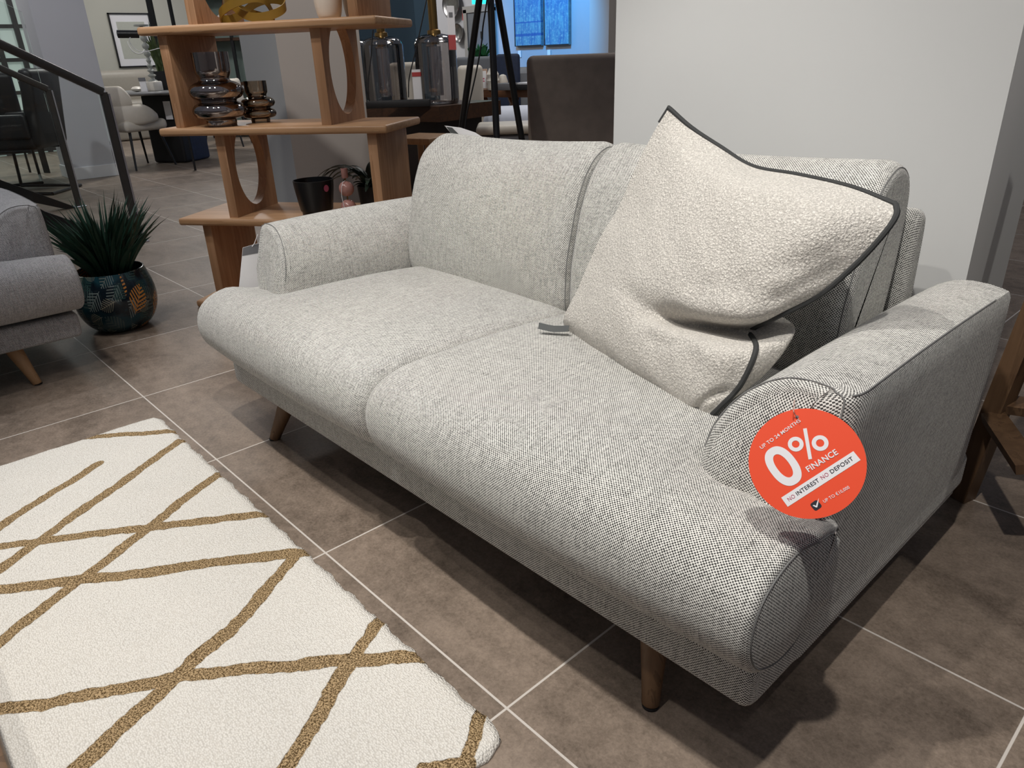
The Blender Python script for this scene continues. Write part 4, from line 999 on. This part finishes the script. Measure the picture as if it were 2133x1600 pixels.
def bottle_lamp(c, label, s=1.0, ticket=False):
    r = thing('bottle_lamp', c, label, 'lamp', 0, GLM); c = Vector(c)
    R_ = .128*s; H = .40*s
    pr = [(.70, 0), (.92, .02), (1.0, .09), (1.0, .80), (.97, .88), (.82, .955), (.50, .99), (.26, 1.0)]
    pr = interp([(a*R_, b*H, 0) for a, b in pr], 4); mb = MB(); mb.lathe([(.002, 0.001)]+[(q.x, q.y) for q in pr], c, 40, caps=(False, False)); mb.build('glass_body', SMOKE, r)
    mb = MB(); mb.tube([c+Vector((0, 0, .34*s)), c+Vector((0, 0, .80*s))], .027*s, 20); mb.build('neck', BRASS, r)
    mb = MB(); mb.lathe([(.027*s, H-.004), (.042*s, H), (.040*s, H+.016), (.028*s, H+.022)], c, 28); mb.build('collar', BRASS, r)
    mb = MB(); mb.tube([c+Vector((0, 0, .05*s)), c+Vector((0, 0, .33*s))], .036*s, 24); mb.build('mirrored_core', STEEL, r)
    mb = MB(); mb.lathe([(.13*s, .80*s), (.11*s, 1.04*s), (.107*s, 1.04*s), (.127*s, .80*s)], c, 40, caps=(False, False)); mb.build('lamp_shade', BLACKM, r)
    return r
b1 = at(914, 213, 4.62); b1.z = zt2; bl = bottle_lamp(b1, 'smoked glass bottle lamp at the right, with a long price ticket hanging down', .93)
b2 = at(807, 207, 4.75); b2.z = zt2; bottle_lamp(b2, 'smoked glass bottle lamp in the middle, behind the black tray', .93)
b3 = at(742, 207, 5.0); b3.z = zt2; bottle_lamp(b3, 'smoked glass bottle lamp mostly hidden behind the oak shelving', .93)
q0, q1 = at(938, 12, 4.45), at(943, 104, 4.42); d = q1-q0
mb = MB(); rx = rt*.020
mb.add([q0-rx, q0+rx, q1+rx, q1-rx], [[0, 1, 2, 3]]); mb.add([v-Vector(fw)*-.002 for v in (q0-rx, q0+rx, q1+rx, q1-rx)], [[3, 2, 1, 0]])
tk = mb.build('hanging_ticket', WHITEP, bl, smooth=False)
mb = MB(); A, B = q0.lerp(q1, .66), q1; mb.add([v-Vector(fw)*.002 for v in (A-rx, A+rx, B+rx, B-rx)], [[0, 1, 2, 3]]); mb.build('red_panel', REDP, tk, smooth=False)
mb = MB(); A, B = q0.lerp(q1, .15), q0.lerp(q1, .26); rx2 = rx*.5; mb.add([v-Vector(fw)*.002 for v in (A-rx2, A+rx2, B+rx2, B-rx2)], [[0, 1, 2, 3]]); mb.build('grey_print', GREYP, tk, smooth=False)
a, b_ = at(764, 212, 4.46), at(896, 211, 4.42); m_ = (a+b_)/2; d = b_-a
mb = MB(); yawbox(mb, (m_.x, m_.y, zt2+.019), (math.hypot(d.x, d.y), .10, .036), math.atan2(d.y, d.x), .004); solo('black_tray', mb, BLACKM, (m_.x, m_.y, zt2), 'long flat black tray at the front edge of the console table', 'tray', angle=30)
def cord(pts, D, label, rad=.0035, end=None):
    P = [at(u, v, D) for u, v in pts]; mb = MB(); mb.tube(interp(P, 5), rad, 6)
    return solo('power_cord', mb, BLACKM, P[-1], label, 'cord', 'loose black lamp cords on the console')
cord([(777, 62), (774, 100), (773, 118), (768, 160), (766, 205)], 4.40, 'black cord tied up and dangling in front of the middle bottle lamp')
cord([(890, -8), (878, 50), (867, 100), (861, 125), (852, 165), (851, 203)], 4.36, 'black cord dangling between the middle and right bottle lamps')
p = at(871, 200, 4.55); p.z = zt2; mb = MB(); yw2 = VY(870); yawbox(mb, p+Vector((0, 0, .095)), (.05, .010, .19), yw2); pc2 = solo('price_card', mb, WHITEP, p, 'white price card with a red band between the bottle lamps', 'price card', smooth=False)
mb = MB(); yawbox(mb, p+Vector((0, 0, .165))+Matrix.Rotation(yw2, 3, 'Z') @ Vector((0, -.006, 0)), (.05, .003, .022), yw2); mb.build('red_band', REDP, pc2, smooth=False)

tp_ = at(1016, -131, 3.3); tl = thing('tripod_lamp', (tp_.x, tp_.y, 0), 'black tripod floor lamp standing behind the middle sofa', 'lamp')
for (u, v) in ((917, 590), (1051, 655), (1140, 606)):
    foot = fl(u, v, 0); mb = MB(); mb.tube([foot, foot.lerp(tp_, .01), tp_], [.010, .0125, .0145], 14); mb.build('leg', BLACK, tl)
mb = MB(); mb.lathe([(.03, -.02), (.045, 0), (.045, .03), (.012, .05), (.012, .16)], tp_, 20); mb.build('hub', BLACK, tl)
mb = MB(); mb.lathe([(.24, .15), (.20, .42), (.197, .42), (.237, .15)], tp_, 40, caps=(False, False)); mb.build('lamp_shade', BLACKM, tl)
mb = MB(); P = [at(u, v, 3.22) for u, v in ((1018, -40), (1013, 10), (1006, 55), (1003, 90), (992, 150), (982, 195), (972, 240), (966, 300))]; mb.tube(interp(P, 5), .0032, 6); mb.build('cord', BLACKM, tl)

# taupe upholstered high back
a, b_ = at(1096, 120, 3.35), at(1290, 117, 3.35); d = (b_-a); d.z = 0; L = 1.05; dn = d.normalized(); yw3 = math.atan2(dn.y, dn.x); c = Vector((a.x, a.y, 0))+dn*(L/2)+Vector((-dn.y, dn.x, 0))*.30
hb = thing('high_back_chair', c, 'taupe upholstered high-backed armchair turned away, behind the middle sofa', 'armchair', yw3)
mb = MB(); yawbox(mb, Vector((a.x, a.y, .56))+dn*(L/2)+Vector((-dn.y, dn.x, 0))*.07, (L, .14, .87), yw3, .028, 4); bkp = mb.build('backrest', TAUPE, hb, angle=60)
mb = MB(); e = Vector((a.x, a.y, .985))+Vector((0, 0, 0)); mb.tube([e+dn*.03+Vector((dn.y, -dn.x, 0))*-.012, e+dn*(L-.03)+Vector((dn.y, -dn.x, 0))*-.012], .003, 6); mb.build('seam', TAUPE, bkp)
mb = MB(); yawbox(mb, c+Vector((-dn.y, dn.x, 0))*.06+Vector((0, 0, .30)), (L, .42, .28), yw3, .05, 3); mb.build('seat', TAUPE, hb, angle=60)
for sx in (-1, 1):
    for sy in (-.2, .22): mb = MB(); q = c+dn*sx*(L/2-.08)+Vector((-dn.y, dn.x, 0))*sy; mb.tube([q, q+Vector((0, 0, .18))], .02, 10); mb.build('leg', DARKW, hb)

# ================================================================== FAR RIGHT BACKGROUND
YW = 7.5
H7 = lambda u, v, y=YW: hit(u, v, 1, y)
wallbox('wall_back', -11, 6, YW, YW+.2, 0, HC, WALLF)
xa, xb = H7(1228, 60, 7.1).x, H7(1268, 60, 7.1).x
wallbox('pillar', xa, xb, 7.1, YW, 0, HC, WALLP)
# navy wall end
q = at(866, 60, 6.6); wallbox('wall_navy', q.x-2.6, q.x, q.y, q.y+.2, 0, HC, WALLN)
def canvas(u0, u1, vb, label, seedv, bands):
    m, nt, b = newmat('blue_canvas'); k = N(nt); o = k.obj(); x, y, z = k.sep(o)
    n1 = k.noise(k.scale(o, (14, 1, 3)), 1.6, 5, .7); n2 = k.noise(o, 30, 4, .7); n3 = k.noise(k.scale(o, (30, 1, 2)), 1, 4, .6)
    c = k.mix(k.smooth(n1, .35, .62), (.14, .36, .42, 1), (.045, .16, .32, 1)); c = k.mix(k.smooth(n2, .5, .7), c, (.30, .46, .48, 1))
    c = k.mix(k.m('MULTIPLY', k.smooth(z, .35, .75), k.smooth(n3, .45, .60)), c, (.04, .16, .36, 1))
    for zb, hb_ in bands:
        bd_ = k.m('SUBTRACT', 1, k.smooth(k.m('ABSOLUTE', k.m('SUBTRACT', k.m('MULTIPLY_ADD', n2, .03, z), zb)), hb_*.5, hb_)); c = k.mix(k.m('MULTIPLY', bd_, .85), c, (.012, .09, .30, 1))
    k.put(b.inputs['Base Color'], c); b.inputs['Roughness'].default_value = .6
    x0, x1 = H7(u0, vb).x, H7(u1, vb).x; zb = H7(u0, vb).z
    r = thing('canvas_painting', ((x0+x1)/2, YW-.02, zb), label, 'painting', 0, 'tall blue abstract canvases on the far wall')
    mb = MB(); mb.box(((x0+x1)/2, YW-.032, zb+.72), (x1-x0, .045, 1.44)); o1 = mb.build('stretched_canvas', m, r, smooth=False)
    mb = MB(); mb.box(((x0+x1)/2, YW-.055, zb+.005), (x1-x0, .004, .01)); mb.build('dark_edge', BLACKM, o1, smooth=False)
    mb = MB(); mb.box((x0+.01, YW-.030, zb+.72), (.02, .052, 1.44)); mb.build('dark_edge', BLACKM, o1, smooth=False)
    mb = MB(); mb.box((x0+.05, YW-.01, zb-.10), (.06, .004, .09)); mb.build('wall_ticket', WHITEP, r, smooth=False)
canvas(1078, 1133, 97, 'tall blue abstract canvas with two dark bands, left of the pair', 1, [(.10+.06, .022), (.24+.08, .012)])
canvas(1139, 1190, 95, 'tall blue abstract canvas with a dark smear across, right of the pair', 4, [(.66, .05)])
# round hammered wall discs
def disc_(u, v, rx, label, y=YW-.05):
    c = H7(u, v, y); r_ = thing('round_wall_disc', c, label, 'wall decoration', 0, 'hammered metal wall discs')
    mb = MB(); A = Matrix.Rotation(PI/2, 3, 'X'); mb.lathe([(.002, .00), (rx*.5, .006), (rx*.9, .03), (rx, .05), (rx*.97, .03), (rx*.5, -.008), (.002, -.01)], c, 40, axis=A, caps=(False, False)); mb.build('dish', MIRR, r_)
disc_(943, 10, .20, 'larger hammered metal disc high on the far wall, cut by the top edge')
disc_(957, 69, .135, 'smaller hammered metal disc below the larger one on the far wall')
c = H7(967, 31, YW-.02); mb = MB(); mb.box(c, (.09, .01, .15)); rs = solo('red_fire_notice', mb, REDP, (c.x, YW-.01, c.z-.07), 'small red notice on the far wall between the metal discs and the doorway', 'sign', smooth=False)
mb = MB(); mb.box(c+Vector((0, -.006, .03)), (.05, .002, .06)); mb.build('white_symbol', PURE, rs, smooth=False)
# doorway
x0, x1 = H7(975, 60).x, H7(1030, 60).x; zt_ = H7(1000, 18).z
mb = MB(); mb.box(((x0+x1)/2, YW-.02, zt_/2), (x1-x0, .03, zt_)); dr = struct('door_1', mb, plain('grey_door', (.13, .14, .15, 1), .6), smooth=False)
for xx, w_ in ((x0, .08), (x1, .10)): mb = MB(); mb.box((xx, YW-.03, zt_/2), (w_, .05, zt_)); mb.build('door_frame', plain('door_trim', (.27, .26, .24, 1), .6), dr, smooth=False)
mb = MB(); mb.box(((x0+x1)/2, YW-.03, zt_), (x1-x0+.1, .05, .09)); mb.build('door_head', MATS['door_trim'], dr, smooth=False)
mb = MB(); mb.box(H7(1003, 70, YW-.045)+Vector((0, 0, -.02)), (.03, .02, .10)); mb.build('door_handle', BLACK, dr, smooth=False)
m_, nt_, b_2 = newmat('exit_sign_glow'); b_2.inputs['Base Color'].default_value = (.0, .3, .22, 1); b_2.inputs['Emission Color'].default_value = (.02, .85, .70, 1); b_2.inputs['Emission Strength'].default_value = 2.2
c = at(1004, -9, 8.0); ex = thing('exit_sign', c, 'glowing green exit sign at the top edge above the doorway', 'sign', VY(1003))
mb = MB(); yawbox(mb, c, (.20, .04, .14), VY(1003)); exb = mb.build('lit_panel', m_, ex, smooth=False)
mb = MB(); mb.tube([c+Vector((0, 0, .07)), Vector((c.x, c.y, HC))], .008, 6); mb.build('hanger', STEEL, ex)

# wooden dining table with things on it
zt3 = .76
def spot_on(u, D): p = at(u, 100, D); return Vector((p.x, p.y, 0))
ta, tb_ = spot_on(988, 7.0), spot_on(1125, 6.6); d = tb_-ta; ywt = math.atan2(d.y, d.x); L = d.length; nrm_ = Vector((-math.sin(ywt), math.cos(ywt), 0))
zt3 = at(1040, 188, 6.8).z
wt = thing('trestle_table', (ta+tb_)/2+nrm_*.4, 'brown wooden trestle dining table beyond the tripod lamp', 'table', ywt)
mb = MB(); yawbox(mb, (ta+tb_)/2+nrm_*.4+Vector((0, 0, zt3-.03)), (L, .8, .06), ywt, .006); mb.build('tabletop', MIDW, wt, angle=30)
for f in (.28, .72):
    for s1, s2 in ((-1, 1), (1, -1)):
        q = ta.lerp(tb_, f)+nrm_*.08; dd = d.normalized()
        mb = MB(); mb.tube([q+dd*s1*.18, q+dd*s2*.18+Vector((0, 0, zt3-.06))], .035, 4); mb.build('trestle_leg', MIDW, wt, smooth=False)
def on(u, D): p = spot_on(u, D); p.z = zt3+.0005; return p
yf = VY(1003)
c = on(1002, 6.95); fr = thing('framed_notice', c, 'small copper framed notice on the trestle table', 'sign', yf)
hf = .17; mb = MB(); yawbox(mb, c+Vector((0, 0, hf/2)), (.09, .02, hf), yf, .003); ff = mb.build('frame', plain('copper_frame', (.45, .30, .22, 1), .4), fr, smooth=False)
Rf = Matrix.Rotation(yf, 3, 'Z'); mb = MB(); yawbox(mb, c+Rf @ Vector((0, -.011, 0))+Vector((0, 0, hf/2)), (.068, .003, hf-.03), yf); sh = mb.build('paper', WHITEP, ff, smooth=False)
for dz in (-.012, .008): mb = MB(); yawbox(mb, c+Rf @ Vector((0, -.0135, 0))+Vector((0, 0, hf/2+dz)), (.035, .001, .010), yf); mb.build('print_line', PINKINK, sh, smooth=False)
c = on(1024, 6.9); mb = MB(); mb.lathe([(.045, 0), (.055, .02), (.048, .05), (.058, .075), (.048, .10), (.055, .125), (.040, .15), (.03, .175), (.024, .175), (.01, .05)], c, 28); solo('lumpy_vase', mb, CERAM, c, 'knobbly white vase beside the framed notice on the trestle table', 'vase')
c = on(1045, 7.02); mb = MB(); mb.lathe([(.02, 0), (.042, .03), (.046, .06), (.03, .11), (.01, .12)], c, 24); solo('white_ornament', mb, CERAM, c, 'small white rounded ornament right of the knobbly vase', 'ornament')
c = on(1054, 6.72); mb = MB(); yawbox(mb, c+Vector((0, 0, .03)), (.16, .14, .055), ywt, .006); solo('box_file', mb, GREYP, c, 'flat dark grey box on the trestle table', 'box', angle=30)
c = on(1099, 6.72); mb = MB(); yawbox(mb, c+Vector((0, 0, .022)), (.16, .20, .044), ywt, .003); bk_ = solo('black_book', mb, BLACKM, c, 'black book at the right on the trestle table', 'book', angle=30)
c2 = c+Vector((0, 0, .0448)); mb = MB(); yawbox(mb, c2+Vector((0, 0, .006)), (.18, .16, .012), ywt-.2); solo('paper_pad', mb, WHITEP, c2, 'white papers lying on the black book', 'papers', smooth=False)
# navy and grey dining chairs, cream chairs
def simple_chair(c, yaw, w, zs_, zb, mat, label, legm=DARKW, group=None):
    r = thing('upholstered_chair', c, label, 'chair', yaw, group); Rz = Matrix.Rotation(yaw, 3, 'Z'); Q = lambda x, y, z: Vector(c)+Rz @ Vector((x, y, z))
    mb = MB(); mb.box(Q(0, 0, zs_-.05), (w, .46, .11), .035, 4, Rz); mb.build('seat', mat, r, angle=60)
    mb = MB(); mb.box(Q(0, .22, (zs_+zb)/2-.02), (w, .07, zb-zs_+.08), .03, 4, Rz @ Matrix.Rotation(-.06, 3, 'X')); mb.build('backrest', mat, r, angle=60)
    for sx in (-1, 1):
        for sy in (-1, 1): mb = MB(); mb.tube([Q(sx*(w/2-.03), sy*.19, 0), Q(sx*(w/2-.06), sy*.17, zs_-.08)], [.013, .02], 8); mb.build('leg', legm, r)
    return r
UC = 'upholstered dining chairs around the trestle table'
simple_chair(spot_on(1050, 7.75), VY(1050)-.15, .24, .48, at(1050, 117, 7.75).z+.0, BLUEV, 'navy upholstered dining chair behind the trestle table', group=UC)
simple_chair(spot_on(970, 6.3), VY(972)+PI+.1, .19, .48, at(972, 141, 6.3).z, CREAM, 'cream upholstered dining chair at the left end of the trestle table', group=UC)
simple_chair(spot_on(852, 6.0), VY(856)+PI-.2, .22, .48, at(856, 135, 6.0).z, CREAM, 'cream upholstered dining chair seen between two bottle lamps', group=UC)
simple_chair(spot_on(998, 8.6), VY(998)+PI, .50, .46, at(998, 122, 8.6).z, plain('grey_upholstery', (.20, .20, .22, 1), .8), 'grey upholstered dining chair below the leafy plant', group=UC)
# leafy plant
c = spot_on(997, 9.5); zp = at(997, 128, 9.5).z; pt = thing('leafy_plant', (c.x, c.y, 0), 'leafy green plant on a stand before the doorway', 'potted plant')
mb = MB(); mb.lathe([(.12, 0), (.15, .05), (.17, zp-.02), (.15, zp-.02), (.1, .1)], c, 24); mb.build('pot', CERAM, pt)
mb = MB()
for kk in range(70):
    a_ = random.uniform(0, 2*PI); rr = random.uniform(.04, .17); z_ = random.uniform(.0, .20); b0 = Vector((c.x, c.y, zp-.02))
    tpt = b0+Vector((math.cos(a_)*rr, math.sin(a_)*rr, z_)); leafblade(mb, b0+(tpt-b0)*.5, tpt+Vector((0, 0, .02)), .028, (0, 0, .02), 4, up=Vector((random.uniform(-.4, .4), random.uniform(-.4, .4), 1)))
mb.build('foliage', LEAF3, pt, angle=80)
# round grey tub chair, pale ottoman and bench
c = spot_on(1128, 8.3); tc_ = thing('tub_chair', c, 'rounded grey tub chair under the blue canvases', 'chair')
mb = MB(); zt4 = at(1100, 140, 8.3).z; mb.lathe([(.30, .12), (.36, .2), (.38, .5), (.36, zt4-.05), (.31, zt4), (.27, zt4-.06), (.26, .48), (.01, .46)], c, 36, caps=(True, False)); mb.build('shell', plain('mid_grey_fabric', (.28, .29, .31, 1), .85), tc_)
mb = MB(); mb.lathe([(.06, 0), (.06, .12)], c, 12); mb.build('pedestal', BLACK, tc_)
c = spot_on(1066, 5.4); zo = at(1066, 219, 5.4).z; ot = thing('ottoman', c, 'pale blue-grey cushioned ottoman between the tripod legs', 'stool')
mb = MB(); mb.box(c+Vector((0, 0, zo-.13)), (.42, .42, .24), .09, 5, Matrix.Rotation(VY(1066), 3, 'Z')); mb.build('cushion', PALEB, ot, angle=60)
mb = MB(); mb.box(c+Vector((0, 0, zo-.33)), (.40, .40, .18), .03, 3, Matrix.Rotation(VY(1066), 3, 'Z')); mb.build('box_base', PALEB, ot, angle=60)
for sx in (-1, 1):
    for sy in (-1, 1): mb = MB(); mb.tube([c+Vector((sx*.15, sy*.15, 0)), c+Vector((sx*.15, sy*.15, zo-.40))], .015, 8); mb.build('leg', LEGB, ot)
c = spot_on(1046, 4.12); zo = at(1046, 258, 4.12).z; bn_ = thing('bench', c, 'low pale bench top just above the back of the middle sofa', 'bench')
Rb = Matrix.Rotation(VY(1058), 3, 'Z'); mb = MB(); mb.box(c+Vector((0, 0, zo-.02)), (.30, .30, .045), .02, 4, Rb); mb.build('seat', CREAM, bn_, angle=60)
mb = MB(); mb.box(c+Vector((0, 0, zo-.09)), (.26, .26, .09), .01, 2, Rb); mb.build('apron', GREYP, bn_, angle=30)
for sx in (-1, 1):
    for sy in (-1, 1): mb = MB(); q = c+Rb @ Vector((sx*.11, sy*.11, 0)); mb.tube([q, q+Vector((0, 0, zo-.12))], .014, 8); mb.build('leg', STEEL, bn_)
# light wood stool behind the sofa's left back corner
c = spot_on(868, 3.75); zo = at(868, 283, 3.75).z; st = thing('wooden_stool', c, 'light wooden stool between the oak shelving and the middle sofa', 'stool')
Rs2 = Matrix.Rotation(.3, 3, 'Z'); mb = MB(); mb.box(c+Vector((0, 0, zo-.015)), (.24, .24, .03), .008, 2, Rs2); mb.build('seat', LEGB, st, angle=30)
for sx in (-1, 1):
    for sy in (-1, 1): mb = MB(); mb.tube([c+Rs2 @ Vector((sx*.13, sy*.13, 0)), c+Rs2 @ Vector((sx*.09, sy*.09, zo-.03))], [.011, .017], 10); mb.build('leg', LEGB, st)

# ================================================================== NEAR RIGHT: wooden chair, added dark backdrop
L1 = Vector((2.706, 1.192, 0)); wc = thing('wooden_chair', L1, 'brown wooden chair leg and rails at the right edge, behind the right arm', 'chair')
def beam(a, b2, w_, name, mat=CHW):
    a, b2 = Vector(a), Vector(b2); d = (b2-a).normalized(); s_ = d.cross(Vector((.3, 1, .2))).normalized(); t_ = d.cross(s_); mb = MB()
    rg = [[p+s_*w_[0]/2*i+t_*w_[1]/2*j for i, j in ((-1, -1), (1, -1), (1, 1), (-1, 1))] for p in (a, b2)]
    mb.ring_loft(rg); return mb.build(name, mat, wc, smooth=False)
beam(L1, (2.80, 1.26, 1.02), (.042, .042), 'leg'); beam((2.85, .99, .225), (2.728, 1.19, .225), (.022, .045), 'rail')
beam((2.735, 1.215, .25), (3.20, 1.39, .25), (.022, .045), 'rail'); 
beam((3.22, 1.40, 0), (3.17, 1.38, .78), (.042, .042), 'leg')
mb = MB(); mb.box((3.04, 1.16, .80), (.44, .44, .05), .01, 2, Matrix.Rotation(-.4, 3, 'Z')); mb.build('seat', CHW, wc, angle=30)
dk = thing('dark_backdrop', (3.1, 1.80, 0), 'dark brown block added as a backdrop at the right edge', 'cabinet')  # block put in to keep the background dark here
mb = MB(); mb.box((3.22, 1.84, .72), (.95, .45, 1.38), .006, 2); mb.build('body', plain('backdrop_brown', (.035, .024, .020, 1), .5), dk, angle=30)
for sx in (-.42, .42):
    mb = MB(); mb.box((3.22+sx, 1.66, .015), (.05, .05, .03)); mb.build('foot', BLACKM, dk, smooth=False)
# low table corner at the lower left
lt2 = thing('coffee_table', (2.15, -.98, 0), 'brown wooden coffee table, only its edge showing at the lower left corner', 'table')
a = fl(-2, 1543, .30); b2 = fl(24, 1600, .30); ye = (a.y+b2.y)/2
mb = MB(); mb.box((2.0, ye-.17, .285), (1.1, .34, .03), .006, 2); mb.build('tabletop', CHW, lt2, angle=30)
for sx in (-1, 1):
    for sy in (-1, 1): mb = MB(); mb.tube([Vector((2.0+sx*.48, ye-.17+sy*.13, .0138)), Vector((2.0+sx*.44, ye-.17+sy*.11, .27))], [.014, .02], 10); mb.build('leg', CHW, lt2)

# ================================================================== LIGHT
w = bpy.data.worlds.new('world'); scn.world = w; w.use_nodes = True
bg = w.node_tree.nodes['Background']; bg.inputs[0].default_value = (.80, .84, 1, 1); bg.inputs[1].default_value = .17
def spot(name, loc, target, power, size=70, blend=.6, rad=.03, col=(1, .96, .90)):
    l = bpy.data.lights.new(name, 'SPOT'); l.energy = power; l.spot_size = math.radians(size); l.spot_blend = blend; l.shadow_soft_size = rad; l.color = col
    o = bpy.data.objects.new(name, l); COL.objects.link(o); o.location = loc
    o.rotation_euler = (Vector(target)-Vector(loc)).to_track_quat('-Z', 'Y').to_euler(); return o
def area(name, loc, target, power, sx, sy, col=(1, 1, 1)):
    l = bpy.data.lights.new(name, 'AREA'); l.shape = 'RECTANGLE'; l.size = sx; l.size_y = sy; l.energy = power; l.color = col
    o = bpy.data.objects.new(name, l); COL.objects.link(o); o.location = loc
    o.rotation_euler = (Vector(target)-Vector(loc)).to_track_quat('-Z', 'Y').to_euler(); return o
spot('overhead_spot', (2.96, -.52, 2.85), (2.4, .35, .3), 140, 72, .5, .03)
spot('overhead_spot', (1.80, -.50, 2.85), (1.75, .30, .3), 120, 66, .5, .025)
spot('overhead_spot', (.95, -.45, 2.85), (.95, .1, 0), 30, 60, .7)
spot('overhead_spot', (2.15, -1.05, 2.85), (2.35, .6, .6), 58, 45, .5, .03)
spot('overhead_spot', (1.5, -.78, 2.85), (1.6, -1.0, 0), 60, 66, .8)
spot('overhead_spot', (-.4, -.6, 2.85), (-.3, .0, .2), 62, 70, .7, .05, (.92, .95, 1))
spot('overhead_spot', (.6, -.4, 2.9), (.2, .9, .6), 55, 55, .7, .05, (1, .95, .88))
spot('overhead_spot', (.9, .2, 2.9), (-.8, 1.7, 1.0), 105, 60, .8, .05, (1, .96, .92))  # added fill, washes the column behind the shelving
spot('overhead_spot', (-3.4, .2, 2.9), (-5.5, 1.6, 1.0), 70, 60, .8, .05, (.96, .97, 1))  # added fill, brightens the far left column
for x_, y_, e_, t_ in ((-2.6, 1.4, 40, 0), (-3.6, 3.6, 40, 0), (-6.8, .6, 50, 0), (-6.4, 3.2, 110, 0), (-9.6, 3.9, 45, 0), (-9.2, .8, 70, 0), (-1.0, 3.8, 60, 0), (-2.5, 5.6, 20, 0), (.6, 2.6, 30, 0), (-7.6, 5.6, 70, 0)):
    area('fill_panel', (x_, y_, 2.95), (x_, y_, 0), e_*.42, .6, .6, (1, .97, .93))  # unseen soft fill, added to lift the dark background
spot('overhead_spot', (3.7, 1.15, 2.9), (2.63, 1.25, .6), 45, 42, .6, .03)  # added fill to brighten the partition's end face
spot('window_light', (-4.3, 5.5, 2.9), (-4.75, 7.5, 1.15), 520, 62, .35, .2, (.07, .42, 1))
spot('overhead_spot', (-7.0, 5.4, 2.9), (-7.2, 7.5, 1.3), 110, 75, .6, .1, (1, .98, 1))  # white fill added for the far wall beside the blue zone
scn.view_settings.view_transform = 'Standard'; scn.view_settings.look = 'None'; scn.view_settings.gamma = 1; scn.view_settings.use_curve_mapping = False
scn.view_settings.exposure = 0.0
